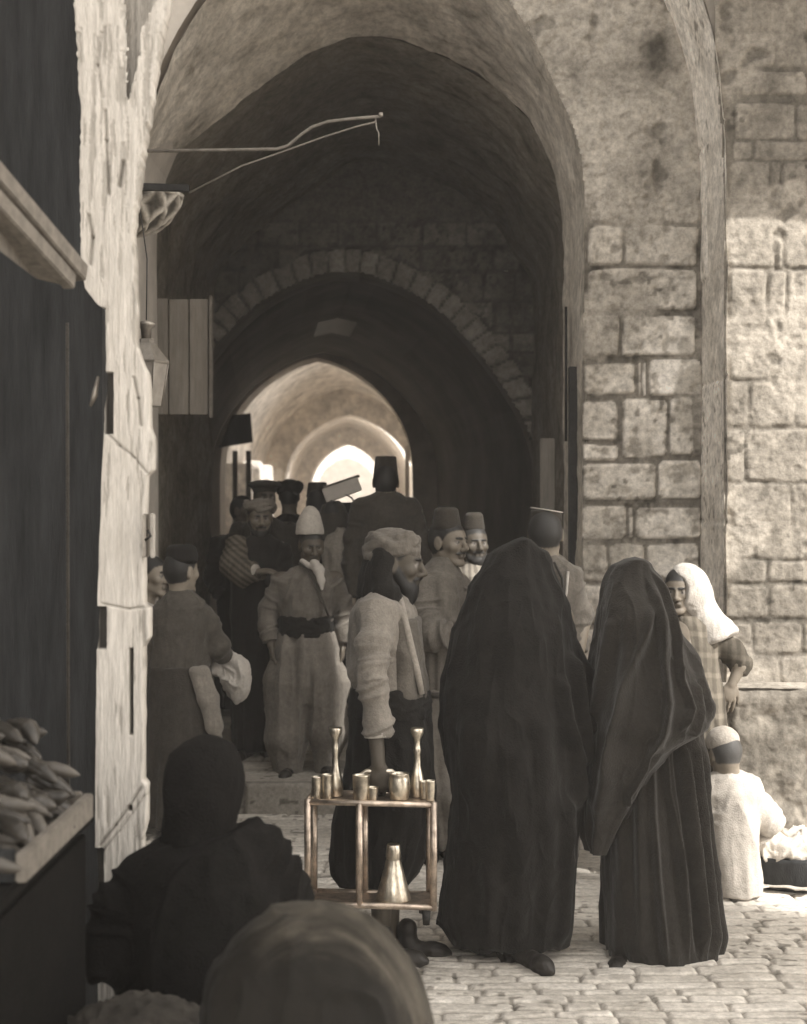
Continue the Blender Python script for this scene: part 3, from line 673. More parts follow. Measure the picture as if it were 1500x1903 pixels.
# ------------------------------------------------------------------ draped cloth: lofted shell from a traced outline with real depth, folds as relief
def drape(name, Y, rows, depth, m, parent, nth=420, nz=420, folds=(), rnd=(1, .0, .03, 11), wr=.004, cy_off=0., pw=2.3, cols=None, hem=None, seed=4, ycut=None, closed_top=True, dfn=None):
    """rows (py, xl, xr) in photograph pixels at distance Y; depth(v) half depth in metres"""
    r = np.array(rows, float); v = np.linspace(0, 1, nz); py = r[0, 0]+(r[-1, 0]-r[0, 0])*v
    def sm(a):
        q = np.interp(py, r[:, 0], a); kk = np.hanning(15); kk /= kk.sum(); return np.convolve(np.r_[np.full(7, q[0]), q, np.full(7, q[-1])], kk, 'valid')
    xl, xr = sm(r[:, 1]), sm(r[:, 2]); s = Y/F
    cx = ((xl+xr)/2-750)*s; rx = (xr-xl)/2*s; z = H-(py-951.5)*s; dy = np.array([depth(t) for t in v])
    th = np.linspace(0, 2*math.pi, nth, endpoint=False)
    c, sn = np.cos(th), np.sin(th)
    cc = np.sign(c)*np.abs(c)**(2/pw); ss = np.sign(sn)*np.abs(sn)**(2/pw)
    X = cx[:, None]+rx[:, None]*cc; Yv = Y+cy_off-dy[:, None]*ss; Z = np.broadcast_to(z[:, None], X.shape).copy()
    nxv = cc/np.maximum(rx[:, None], .02); nyv = -ss/np.maximum(dy[:, None], .02); l = np.hypot(nxv, nyv)+1e-9; nxv = nxv/l; nyv = nyv/l
    PX = 750+X/s; PY = np.broadcast_to(py[:, None], X.shape)
    D = np.zeros_like(X); near = sstep(-.15, .25, ss)
    for (pts, wpx, amp, prof) in folds:
        pts = np.array(pts, float); best = np.full(X.shape, 1e9); sd = np.zeros_like(X); tt = np.zeros_like(X); n_ = len(pts)-1
        for i in range(n_):
            a, b = pts[i], pts[i+1]; ab = b-a; t = np.clip(((PX-a[0])*ab[0]+(PY-a[1])*ab[1])/(ab@ab), 0, 1)
            ex, ey = PX-a[0]-t*ab[0], PY-a[1]-t*ab[1]; d = np.hypot(ex, ey); mm = d < best
            side = np.sign(ab[0]*ey-ab[1]*ex); best = np.where(mm, d, best); sd = np.where(mm, side, sd); tt = np.where(mm, (i+t)/n_, tt)
        g = best/wpx; fade = sstep(0, .12, tt)*sstep(1, .88, tt) if prof != 'o' else sstep(0, .15, tt)
        if prof == 'e': hgt = np.where(sd > 0, np.exp(-(g*.7)**2), np.exp(-(g*3)**2))   # sharp on one side
        elif prof == 'E': hgt = np.where(sd < 0, np.exp(-(g*.7)**2), np.exp(-(g*3)**2))
        else: hgt = np.exp(-g**2)
        D += amp*hgt*fade*near
    sdn, a0, a1, cnt = rnd; rs = random.Random(sdn); f = 0
    for q in range(5):
        mcount = cnt+rs.randint(-cnt//3, cnt//3)+q; f = f+np.cos(mcount*th[None, :]+rs.uniform(0, 6)+rs.uniform(-1.5, 1.5)*v[:, None]*2+.6*np.sin(v[:, None]*5+q))*rs.uniform(.5, 1)
    f = f/2.6; D += (a0+(a1-a0)*v[:, None])*f*(1 if not len(folds) else (1-.55*near))
    if dfn is not None: D += dfn(PX, PY, ss)
    P = np.stack([X, Yv, Z], -1); D += wr*(1.7*ridge(P*np.array([9, 9, 2.6]), seed)-.6+.8*ridge(P*np.array([20, 20, 7]), seed+1)-.3)+wr*.4*noise(P*np.array([34, 34, 24]), seed+4)
    edge = sstep(0, .03, v)[:, None]; D = D*edge
    X2 = X+nxv*D; Y2 = Yv+nyv*D
    if hem is not None: Z = Z+hem(X2, Y2, v[:, None])
    P = np.stack([X2, Y2, Z], -1)
    # close the top to a point and turn the hem inwards
    top = P[0].mean(0)+np.array([0, 0, .012*(1 if closed_top else 0)])
    caps = [top+(P[0]-top)*t for t in (.02, .35, .7)]
    bot = P[-1]; cen = bot.mean(0); inn = [cen+(bot-cen)*t+np.array([0, 0, .05]) for t in (.96, .8)]
    P = np.concatenate([np.array(caps), P, np.array(inn)], 0)
    o = grid(name, P, m, parent, close=True, flip=True, col=None if cols is None else cols(P)); return o
def px_fold(*a, w=12, amp=.02, p='g'): return (list(a), w, amp, p)
def tube(name, pts, rad, m, parent=None, seg=12, closed=False):
    pts = [np.array(p, float) for p in pts]; n = len(pts); V = []; Fc = []
    rad = rad if hasattr(rad, '__len__') else [rad]*n; pu = None
    for i, p in enumerate(pts):
        t = pts[min(i+1, n-1)]-pts[max(i-1, 0)] if not closed else pts[(i+1) % n]-pts[i-1]; t = t/np.linalg.norm(t)
        if pu is None: pu = np.cross(t, [0, 0, 1.]) if abs(t[2]) < .9 else np.cross(t, [1., 0, 0])
        u = pu-t*(pu@t); u /= np.linalg.norm(u); pu = u; q = np.cross(t, u)
        for j in range(seg): a = 2*math.pi*j/seg; V.append(p+rad[i]*(u*math.cos(a)+q*math.sin(a)))
    for i in range(n if closed else n-1):
        for j in range(seg): a = i*seg+j; b = i*seg+(j+1) % seg; c = (i+1) % n*seg+(j+1) % seg; d = (i+1) % n*seg+j; Fc.append((a, b, c, d))
    if not closed: Fc += [tuple(range(seg))[::-1], tuple((n-1)*seg+j for j in range(seg))]
    return mesh_py(name, V, Fc, m, parent, smooth=True)
def lathe(name, c, prof, m, parent=None, seg=28, smooth=True):
    V = []; Fc = []
    for r_, z in prof:
        for j in range(seg): a = 2*math.pi*j/seg; V.append((c[0]+r_*math.cos(a), c[1]+r_*math.sin(a), c[2]+z))
    n = len(prof)
    for i in range(n-1):
        for j in range(seg): Fc.append((i*seg+j, i*seg+(j+1) % seg, (i+1)*seg+(j+1) % seg, (i+1)*seg+j))
    Fc += [tuple(range(seg))[::-1], tuple((n-1)*seg+j for j in range(seg))]
    return mesh_py(name, V, Fc, m, parent, smooth=smooth)
# ------------------------------------------------------------------ people
PG = 'people in the gateway and passage'
def figure(Y, px, label, group=PG, z=0.):
    x = W(px, 0, Y)[0]; return empty('person', (x, Y, z), label, 'person', group)
def rowsw(rows, Y, ry, dy=0.):   # (py, centre, half[, ry]) in pixels -> loft rows in metres
    o = []
    for r in rows:
        p = W(r[1], r[0], Y); o.append((p[2], p[0], Y+(r[4] if len(r) > 4 else 0)+dy, r[2]*Y/F, r[3] if len(r) > 3 else ry))
    return o
def garment(root, name, Y, rows, ry, m, folds=None, sleeves=(), k=.04, res=.007, wr=None, dy=0., amp=.006, sc=9, seed=1, vert=.35, extra=None, cols=None, pal=None):
    S = Soft(k)
    if rows: S.loft(rowsw(rows, Y, ry, dy), folds)
    seg = []
    for pts, rad in sleeves:
        q = [W(p[0], p[1], Y+p[2]) for p in pts]; dv = q[-1]-q[-2]; dl = np.linalg.norm(dv); dv = dv/dl; rr = rad[-1]; e = q[-1]; q[-1] = e-dv*min(rr, dl*.8); S.line(q, rad, 0, .03)
        S.fru(e-dv*min(rr*1.3, dl*.9), e, rr, rr*1.04, .007, 0, .012); seg += list(zip(q[:-1], q[1:]))
    if extra: extra(S)
    base = cloth_wr(amp, sc, seed, vert)
    f = wr or (sleeve_wr(seg, amp*.8, 22, seed+3, base) if seg else base)
    return S.mesh(name, res, m, root, wr=f, cols=cols, pal=pal)
def body(root, Y, hd, O, sc, pal, hip, shl, shr, arms, feet, res=.006, hands=(), hk={}, r=1., neck=None):
    S = Soft(.02); c = W(hd[0], hd[1], Y+(hd[2] if len(hd) > 2 else 0)); P = lambda a: W(a[0], a[1], Y+a[2])
    L, Rr = P(shl), P(shr); nk = (L+Rr)/2+np.array([0, 0, .02])
    torso_body(S, P, P(hip), L, Rr, nk, P(arms[0][0]) if arms[0] else None, P(arms[0][1]) if arms[0] else None, P(arms[1][0]) if arms[1] else None, P(arms[1][1]) if arms[1] else None,
               P(feet[0]) if feet and feet[0] else None, P(feet[1]) if feet and feet[1] else None, r)
    head(S, c, O, sc, neck=nk, **hk)
    for h_ in hands: hand(S, P(h_[0]), h_[1], h_[2], *h_[3:4], **(h_[4] if len(h_) > 4 else {}))
    return S.mesh('body', res, M['skin'], root, pal=pal)
def fez(root, Y, top, bot, m, name='fez', tilt=0, dy=0, tassel=None, rnd=.012, brim=0):
    """top/bot: (px, py, half px)"""
    S = Soft(.004); a = W(bot[0], bot[1], Y+dy); b = W(top[0], top[1], Y+dy+tilt); s = Y/F
    S.fru(a, b, bot[2]*s, top[2]*s, rnd)
    o = S.mesh(name, .005, m, root, wr=lambda V, N: .0012*fbm(V*22, 5, 2))
    if tassel:
        tube('tassel', [b+[0, 0, .004], b+[tassel*.035, -.01, .006], b+[tassel*(.05+.0), -.02, -.02], b+[tassel*.052, -.02, -.07]], [.002, .0025, .003, .006], M['iron'], o, seg=8)
    return o
def turban(root, Y, c, rx, rz, m, O, name='turban', ry=None, seed=3, tiltdir=1, res=.0055, n=4, rc=.014):
    S = Soft(.006); cc = W(c[0], c[1], Y+(c[2] if len(c) > 2 else 0)); ry = ry or rx*1.05
    S.ell(cc, (rx, ry, rz), 0, .01, O)
    rs = random.Random(seed)
    for i in range(n):
        pts = []; ti = tiltdir*rs.uniform(.1, .35); zo = -.35+1.05*i/n; rr = 1.02*math.sqrt(max(.15, 1-(max(0, zo))**2))
        for j in range(19):
            a = 2*math.pi*j/18; x, y = math.cos(a)*rx*rr, math.sin(a)*ry*rr; pts.append(cc+O[0]*x+O[1]*y+O[2]*(zo*rz+ti*y*.6+.012*math.sin(3*a+i)))
        S.line(pts, [rc*(1+.25*math.sin(j*1.7+i)) for j in range(19)], 0, .006)
    return S.mesh(name, res, m, root, wr=cloth_wr(.003, 24, seed, .9))
T = {'skin': tone(.26, 1.5)}
M['c_black'] = cloth('black_wool', .015, .6, sheen=.06); M['c_black2'] = cloth('faded_black_cloth', .027, .9, sheen=.16); M['c_dark'] = cloth('dark_brown_cloth', .05, 1.); M['c_fez'] = cloth('dark_felt', .04, 1.2)
M['c_mid'] = cloth('brown_grey_cloth', .13); M['c_midl'] = cloth('washed_grey_cloth', .23); M['c_light'] = cloth('pale_linen', .38); M['c_white'] = cloth('white_cotton', .46, .8, grit=.08)
M['c_suit'] = cloth('dark_suit_cloth', .06, 1.); M['c_ink'] = cloth('black_coat_cloth', .009, .5, sheen=.0)
M['leather'] = mat('dark_leather', (.03, .027, .024), rough=.45, vary=.3, scale=20, bump=.3)
M['c_pale'] = cloth('pale_worn_cotton', .5)

# ---- tea and tamarind vendor carrying a brass stand
Y = 5.45; r_ = figure(Y, 715, 'bearded vendor in pale jacket and headcloth, in profile, holding the brass drinks stand')
O = ori(82, -6); P = lambda x, y, d=0: W(x, y, Y+d)
hd = np.array([0, 0, -1.])
body(r_, Y, (736, 1046), O, .99, palette(.07, .012), (715, 1360, .05), (704, 1146, .10), (708, 1148, -.09),
     [((700, 1240, .2), (740, 1300, .15)), ((690, 1255, -.20), (703, 1420, -.26))], [(725, 1770, .12), (708, 1760, .02)], hk=dict(beard=1.6, moust=True, hair='short'),
     hands=[((704, 1420, -.262), (.05, 0, -1), (0, 1, 0), -1, dict(curl=48, thumb=30, sc=1.08))])
turban(r_, Y, (729, 1017, .0), .076, .074, cloth('striped_headcloth', .13), O, ry=.096, n=6, seed=8, rc=.011)
S = Soft(.03); S.line([P(712, 1035, -.06), P(706, 1070, -.06), P(714, 1100, -.07), P(738, 1116, -.07)], [.04, .036, .04, .026]); S.line([P(700, 1040, .03), P(698, 1075, .02), P(704, 1105, .0), P(730, 1120, .06)], [.045, .05, .06, .035])
S.cap(P(708, 1060), P(708, 1100), .06, .08)
S.mesh('neck_scarf', .007, M['c_black'], r_, wr=cloth_wr(.008, 16, 3, .5))
def va(S):
    S.cap(P(702, 1142, -.10), P(705, 1140, .12), .07, .07, 0, .05)
garment(r_, 'jacket', Y, [(1098, 722, 26, .07), (1112, 716, 42, .10), (1135, 714, 56, .14), (1170, 715, 63, .15), (1210, 716, 66, .15), (1255, 718, 69, .15), (1290, 722, 67, .15)], .2, cloth('pale_jacket', .20), folds=(4, .01, .035, 9),
        sleeves=[([(702, 1148, -.14), (694, 1205, -.20), (691, 1262, -.235), (700, 1335, -.235), (703, 1366, -.235)], [.056, .053, .050, .045, .049])], extra=va, amp=.009, sc=10, seed=11, res=.006)
tube('cuff', [P(703, 1357, -.235), P(704, 1368, -.235)], [.0525, .053], M['c_white'], r_, seg=24)
garment(r_, 'vest', Y, [(1150, 748, 34, .135), (1200, 750, 37, .145), (1260, 752, 40, .155), (1292, 754, 41, .155)], .15, cloth('grey_waistcoat', .10), amp=.008, sc=12, seed=13)
tube('jacket_edge', [P(744, 1112, -.08), P(752, 1150, -.125), P(764, 1200, -.135), P(776, 1250, -.135), P(784, 1290, -.13)], [.012, .013, .013, .013, .011], cloth('pale_jacket_border', .27), r_, seg=10)
garment(r_, 'sash', Y, [(1276, 722, 71, .165), (1300, 724, 76, .175), (1330, 724, 75, .17)], .17, M['c_black'], folds=(7, .01, .02, 4), amp=.006, sc=14, vert=2.2, seed=15)
garment(r_, 'trousers', Y, [(1312, 724, 74, .16), (1380, 724, 77, .15), (1450, 722, 82, .14), (1530, 712, 90, .14), (1590, 705, 87, .14), (1622, 700, 78, .13), (1645, 698, 60, .11)], .15, M['c_black'], folds=(9, .02, .09, 9), amp=.008, seed=17)
shoe('shoe', P(735, 1778, .10), (1, -.1), .22, M['leather'], r_); shoe('shoe', P(690, 1792, -.02), (1, -.1), .22, M['leather'], r_)

# ---- woman in black mantle, left
Y = 5.55; r_ = figure(Y, 950, 'woman wholly covered by one plain black mantle, beside the brass drinks stand', 'women in long mantles')
P = lambda x, y, d=0: W(x, y, Y+d)
body(r_, Y, (962, 1066), ori(205, -5), .88, palette(.2, .02), (955, 1420, 0), (915, 1150, 0), (1040, 1150, 0), [((895, 1250, .1), (930, 1310, .2)), ((1062, 1250, .1), (1040, 1320, .2))], [(900, 1745, .1), (1000, 1770, -.02)], res=.008)
LW = [(1003, 962, 984), (1007, 946, 994), (1013, 932, 1000), (1022, 920, 1004), (1034, 910, 1008), (1050, 899, 1014), (1085, 878, 1030), (1120, 865, 1045), (1160, 851, 1059), (1200, 836, 1071), (1245, 825, 1083), (1290, 818, 1092), (1340, 820, 1094), (1400, 827, 1088), (1450, 838, 1082), (1483, 847, 1080), (1505, 840, 1078), (1560, 832, 1072), (1620, 824, 1067), (1680, 817, 1062), (1752, 812, 1056)]
fl = [(a_, w_*.8, m_*1.35, p_) for a_, w_, m_, p_ in [px_fold((1000, 1012), (1014, 1040), (1036, 1095), (1060, 1150), (1082, 1200), w=9, amp=.022, p='e'), px_fold((1072, 1180), (1082, 1230), (1090, 1290), (1085, 1370), w=7, amp=.045), px_fold((1050, 1200), (1058, 1280), (1068, 1360), (1072, 1420), w=8, amp=.045),
      px_fold((1030, 1240), (1040, 1320), (1058, 1400), (1064, 1500), w=10, amp=.035), px_fold((990, 1300), (1000, 1400), (1010, 1560), (1012, 1750), w=22, amp=.02), px_fold((950, 1350), (955, 1500), (950, 1750), w=26, amp=.02), px_fold((905, 1250), (895, 1400), (900, 1560), (905, 1750), w=24, amp=.025), px_fold((870, 1300), (862, 1420), (862, 1560), (850, 1750), w=22, amp=.02), px_fold((1040, 1450), (1040, 1600), (1036, 1750), w=16, amp=.03)]]
def hem1(X, Y_, v): return sstep(.93, 1., v)*(.07*sstep(-.02, -.12, (X-W(870, 0, 5.55)[0]))+.008*np.sin(X*60))
dk = lambda t: .10+.13*sstep(0, .25, t)+.03*sstep(.2, .6, t)-.12*sstep(.6, 1, t)
drape('mantle', Y, LW, dk, M['c_black'], r_, pw=2.05, folds=fl, rnd=(2, .004, .02, 9), wr=.008, hem=hem1, seed=3)
shoe('shoe', P(958, 1782, -.05), (.55, -1), .25, M['leather'], r_); shoe('shoe', P(930, 1768, .12), (.1, -1), .24, M['leather'], r_)

# ---- woman in black mantle, right
Y = 5.6; r_ = figure(Y, 1220, 'woman in black pleated skirt and mantle gathered at the waist, beside the seated boy', 'women in long mantles')
P = lambda x, y, d=0: W(x, y, Y+d)
body(r_, Y, (1178, 1092), ori(215, -5), .95, palette(.2, .02), (1215, 1440, 0), (1150, 1180, .02), (1255, 1180, 0), [((1125, 1270, .05), (1130, 1340, .12)), ((1280, 1270, .05), (1250, 1340, .15))], [(1160, 1760, 0), (1265, 1750, .05)], res=.008)
sk = [(1325, 1180, 1306), (1350, 1160, 1303), (1400, 1136, 1302), (1460, 1126, 1304), (1540, 1121, 1309), (1620, 1122, 1318), (1690, 1124, 1328), (1772, 1127, 1337)]
fs = [px_fold((1222, 1350), (1228, 1450), (1248, 1560), (1262, 1770), w=6, amp=.035, p='e'), px_fold((1250, 1350), (1262, 1440), (1278, 1560), (1296, 1770), w=7, amp=.04, p='e'), px_fold((1275, 1350), (1284, 1450), (1298, 1600), (1318, 1770), w=6, amp=.035, p='e'), px_fold((1290, 1350), (1297, 1500), (1312, 1640), (1332, 1770), w=6, amp=.03),
      px_fold((1200, 1370), (1202, 1500), (1210, 1620), (1224, 1770), w=9, amp=.03, p='e'), px_fold((1180, 1400), (1178, 1520), (1176, 1650), (1178, 1770), w=12, amp=.03), px_fold((1150, 1430), (1146, 1600), (1146, 1770), w=12, amp=.025), px_fold((1236, 1350), (1250, 1470), (1266, 1600), (1280, 1770), w=5, amp=-.02)]
def hem2(X, Y_, v): return sstep(.9, 1., v)*(.006*np.sin(X*70))
drape('skirt', Y+.03, sk, lambda t: .17+.05*t, M['c_black2'], r_, folds=fs, rnd=(6, .01, .03, 12), wr=.004, hem=hem2, seed=13, closed_top=False)
ma = [(1040, 1164, 1196), (1044, 1150, 1210), (1052, 1138, 1210), (1068, 1128, 1218), (1090, 1122, 1223), (1120, 1117, 1230), (1160, 1112, 1248), (1200, 1106, 1268), (1250, 1098, 1294), (1300, 1090, 1304), (1335, 1084, 1311), (1352, 1081, 1308), (1364, 1079, 1285), (1385, 1077, 1252), (1420, 1074, 1222), (1460, 1072, 1196), (1510, 1074, 1166), (1550, 1080, 1138), (1574, 1092, 1118)]
fm = [(a_, w_*.85, m_*1.35, p_) for a_, w_, m_, p_ in [px_fold((1215, 1052), (1236, 1110), (1262, 1180), (1286, 1260), (1306, 1340), w=6, amp=.022), px_fold((1200, 1050), (1218, 1120), (1232, 1180), (1240, 1250), (1256, 1300), (1240, 1345), w=7, amp=.028, p='E'),
      px_fold((1190, 1060), (1206, 1150), (1210, 1230), (1216, 1290), (1206, 1350), (1182, 1390), w=9, amp=.032, p='E'), px_fold((1200, 1110), (1180, 1180), (1150, 1260), (1128, 1350), (1110, 1440), w=8, amp=.022), px_fold((1130, 1140), (1122, 1190), (1108, 1260), (1092, 1340), w=7, amp=.018),
      px_fold((1196, 1350), (1178, 1410), (1150, 1460), (1148, 1485), w=5, amp=.02), px_fold((1270, 1250), (1279, 1300), (1272, 1345), (1262, 1356), w=6, amp=.018, p='e'), px_fold((1290, 1290), (1300, 1325), (1294, 1348), w=6, amp=.008), px_fold((1160, 1180), (1140, 1280), (1120, 1400), (1100, 1520), w=14, amp=.02)]]
dk2 = lambda t: .10+.12*sstep(0, .22, t)+.05*sstep(.3, .52, t)-.03*sstep(.54, .62, t)-.10*sstep(.62, 1, t)
drape('mantle', Y-.02, ma, dk2, M['c_black2'], r_, folds=fm, rnd=(8, .006, .018, 10), wr=.007, seed=23)
shoe('shoe', P(1160, 1790, -.02), (-.35, -1), .22, M['leather'], r_); shoe('shoe', P(1255, 1765, .1), (.2, -1), .22, M['leather'], r_)

# ---- seated boy in white
Y = 6.44; r_ = figure(Y, 1355, 'small boy in white shirt and knitted cap sitting on the paving, back turned', 'children at the sunlit wall')
P = lambda x, y, d=0: W(x, y, Y+d); O = ori(200, -18)
body(r_, Y, (1346, 1400), O, .86, palette(.22, .07), (1355, 1600, 0), (1322, 1465, 0), (1388, 1465, 0), [((1318, 1515, .0), (1330, 1560, .12)), ((1420, 1515, .05), (1448, 1545, .1))], None, res=.005, r=.72,
     hands=[((1448, 1545, .1), (.6, .3, -.6), (0, 0, -1), 1, dict(sc=.72, curl=25))])
S = Soft(.006); S.ell(P(1343, 1376, .0), (.073, .08, .064), 0, .01, ori(200, -18)); S.mesh('skull_cap', .005, cloth('pale_knit_cap', .38), r_, wr=lambda V, N: .003*fbm(V*24, 4, 3))
def bx(S): S.cap(P(1335, 1640, .12), P(1400, 1630, .25), .09, .1); S.cap(P(1318, 1470), P(1392, 1470), .055, .055, 0, .05)
garment(r_, 'long_shirt', Y, [(1432, 1352, 20, .06), (1442, 1354, 34, .08), (1470, 1356, 46, .11), (1520, 1357, 50, .13), (1580, 1357, 52, .15), (1630, 1362, 52, .16), (1654, 1364, 48, .16)], .14, cloth('white_cotton_shirt', .46, .9, grit=.08), folds=(31, .015, .06, 8),
        sleeves=[([(1392, 1470, 0), (1415, 1505, .02), (1438, 1535, .05)], [.055, .055, .062]), ([(1320, 1470, 0), (1313, 1510, -.02), (1322, 1550, .02)], [.052, .05, .05])], extra=bx, amp=.007, sc=13, seed=33, res=.006)

# ---- girl in white headscarf
Y = 6.68; r_ = figure(Y, 1290, 'girl in bright white headscarf and striped dress resting one hand on the stone ledge', 'children at the sunlit wall')
P = lambda x, y, d=0: W(x, y, Y+d); O = ori(-18, -3)
body(r_, Y, (1262, 1098), O, .88, palette(.15, .02), (1292, 1350, 0), (1250, 1178, .02), (1330, 1180, 0), [((1245, 1250, 0), (1262, 1290, -.1)), ((1376, 1238, .0), (1360, 1272, -.02))], [(1280, 1612, 0), (1315, 1612, 0)], res=.005, r=.85,
     hands=[((1360, 1270, -.02), (-.25, -.1, -1), (0, 1, -.2), 1, dict(sc=.9, curl=18, spread=1.15, thumb=28))])
hc = P(1264, 1098)
def face_cut(V): return V
S = Soft(.010); S.ell(P(1278, 1092, .02), (.098, .115, .112), 0, .02); S.line([P(1290, 1112, .03), P(1304, 1145, .02)], [.085, .07], 0, .03); S.fru(P(1302, 1128, .02), P(1338, 1192, -.02), .05, .105, .02, 0, .03); S.cap(P(1258, 1140, .06), P(1320, 1165, .03), .05, .07, 0, .03)
S.ell(P(1262, 1100, -.12), (.048, .16, .080), 0, .012, None, True); S.ell(P(1254, 1148, -.13), (.035, .13, .06), 0, .02, None, True)
S.mesh('headscarf', .006, M['c_white'], r_, wr=cloth_wr(.005, 12, 41, .4))
strp = mat('striped_dress', rough=.9, attr=True, vary=.1, bump=.3, bscale=180, spec=.1)
def stc(V, c):
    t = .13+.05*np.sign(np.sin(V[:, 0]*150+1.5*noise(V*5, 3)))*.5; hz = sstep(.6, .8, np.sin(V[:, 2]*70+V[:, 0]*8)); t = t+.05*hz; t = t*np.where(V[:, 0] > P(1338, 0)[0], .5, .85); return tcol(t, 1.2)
garment(r_, 'dress', Y, [(1146, 1272, 20, .06), (1162, 1284, 36, .09), (1200, 1290, 42, .11), (1260, 1295, 44, .12), (1330, 1298, 50, .14), (1420, 1300, 56, .16), (1590, 1300, 62, .18)], .12, strp, folds=(43, .01, .06, 9), cols=stc,
        sleeves=[([(1330, 1182, 0), (1358, 1210, .01), (1377, 1236, .02), (1371, 1252, .01)], [.052, .050, .046, .042])], amp=.006, sc=12, seed=45, res=.006)
garment(r_, 'bib', Y, [(1160, 1262, 16, .11), (1200, 1266, 22, .135), (1250, 1276, 26, .15), (1270, 1280, 24, .15)], .13, M['c_midl'], amp=.004, sc=14, seed=47, res=.006)

# ---- uniformed man, back view
Y = 6.85; r_ = figure(Y, 1028, 'man in pale uniform jacket and dark round cap with light piping, back turned')
P = lambda x, y, d=0: W(x, y, Y+d); O = ori(172, 0)
body(r_, Y, (1014, 992), O, 1.02, palette(.2, .03), (1035, 1240, 0), (990, 1080, 0), (1062, 1080, 0), [((975, 1150, .0), (985, 1220, -.1)), ((1085, 1150, 0), (1075, 1220, -.1))], [(1015, 1595, 0), (1060, 1595, 0)], res=.007)
fez(r_, Y, (1016, 950, 29), (1011, 992, 31), M['c_fez'], 'round_cap', tilt=-.0)
s_ = Y/F; tube('cap_piping', [P(1016, 949.5)+[29.5*s_*math.cos(a), 29.5*s_*math.sin(a), .004-.012*math.cos(a)] for a in np.linspace(0, 2*math.pi, 36, endpoint=False)], .003, M['c_pale'], r_, seg=8, closed=True)
uj = cloth('pale_uniform_cloth', .14)
garment(r_, 'uniform_jacket', Y, [(1030, 1022, 16, .06), (1045, 1026, 34, .09), (1062, 1031, 50, .12), (1100, 1035, 50, .13), (1160, 1034, 45, .12), (1195, 1034, 43, .12), (1260, 1036, 50, .15)], .12, uj, folds=(51, .01, .04, 8), sleeves=[([(985, 1078, 0), (975, 1140, 0), (982, 1210, -.05)], [.06, .052, .045]), ([(1060, 1080, 0), (1078, 1140, 0), (1074, 1210, -.05)], [.058, .05, .045])], amp=.007, sc=11, seed=53)
tube('shoulder_strap', [P(1030, 1045, -.115), P(1045, 1075, -.137), P(1050, 1120, -.14), P(1044, 1180, -.135)], .007, M['leather'], r_, seg=8); tube('shoulder_cord', [P(1056, 1062, -.122), P(1053, 1100, -.138), P(1046, 1135, -.14)], .006, M['c_white'], r_, seg=8)
garment(r_, 'trousers', Y, [(1250, 1036, 48, .14), (1330, 1036, 50, .14), (1460, 1036, 46, .13), (1590, 1036, 40, .12)], .13, M['c_mid'], folds=(52, .02, .05, 7), seed=54)
shoe('shoe', P(1018, 1616, .0), (0, 1), .25, M['leather'], r_); shoe('shoe', P(1055, 1616, .0), (0, 1), .25, M['leather'], r_)

# ---- smiling man in fez
Y = 7.1; r_ = figure(Y, 812, 'smiling moustached man in dark fez with folded arms, beside the vendor\'s turbaned head')
P = lambda x, y, d=0: W(x, y, Y+d); O = ori(50, 0)
body(r_, Y, (833, 1008), O, 1.0, palette(.17, .02), (812, 1290, 0), (782, 1082, -.05), (852, 1085, .08), [((786, 1160, -.12), (838, 1180, -.22)), ((866, 1160, .0), (815, 1168, -.2))], [(812, 1575, .02), (830, 1580, -.08)], res=.005, hk=dict(moust=True, smile=1),
     hands=[((838, 1178, -.22), (1, -.1, .1), (0, 0, -1), 1, dict(curl=35))])
fez(r_, Y, (829, 943, 22), (830, 985, 29), M['c_fez'], tassel=-1, rnd=.02)
garment(r_, 'robe', Y, [(1036, 828, 18, .06), (1050, 822, 30, .09), (1072, 816, 46, .14), (1110, 814, 50, .17), (1160, 812, 50, .18), (1210, 808, 47, .17), (1285, 806, 42, .16)], .17, cloth('grey_brown_robe', .12), folds=(61, .015, .05, 9),
        sleeves=[([(785, 1090, -.08), (785, 1150, -.14), (806, 1180, -.20), (834, 1180, -.23)], [.075, .07, .068, .055]), ([(858, 1095, .05), (868, 1150, -.02), (850, 1176, -.14)], [.065, .06, .06])], amp=.009, sc=9, seed=63, res=.006)
garment(r_, 'robe_skirt', Y, [(1278, 806, 43, .16), (1290, 806, 42, .16), (1380, 808, 40, .16), (1450, 814, 38, .16), (1500, 818, 34, .15), (1552, 822, 26, .12), (1572, 822, 20, .1)], .16, cloth('pale_skirt', .17), folds=(64, .02, .09, 7), amp=.007, seed=65, extra=lambda S: S.cap(P(835, 1480, -.12), P(845, 1500, -.14), .06, .055))
tube('belt', [P(806, 1284)+[.118*math.cos(a), .168*math.sin(a), 0] for a in np.linspace(0, 2*math.pi, 30, endpoint=False)], .014, M['c_dark'], r_, closed=True)
shoe('shoe', P(826, 1590, -.0), (.25, -1), .25, M['leather'], r_); shoe('shoe', P(806, 1588, .05), (-.1, -1), .25, M['leather'], r_)

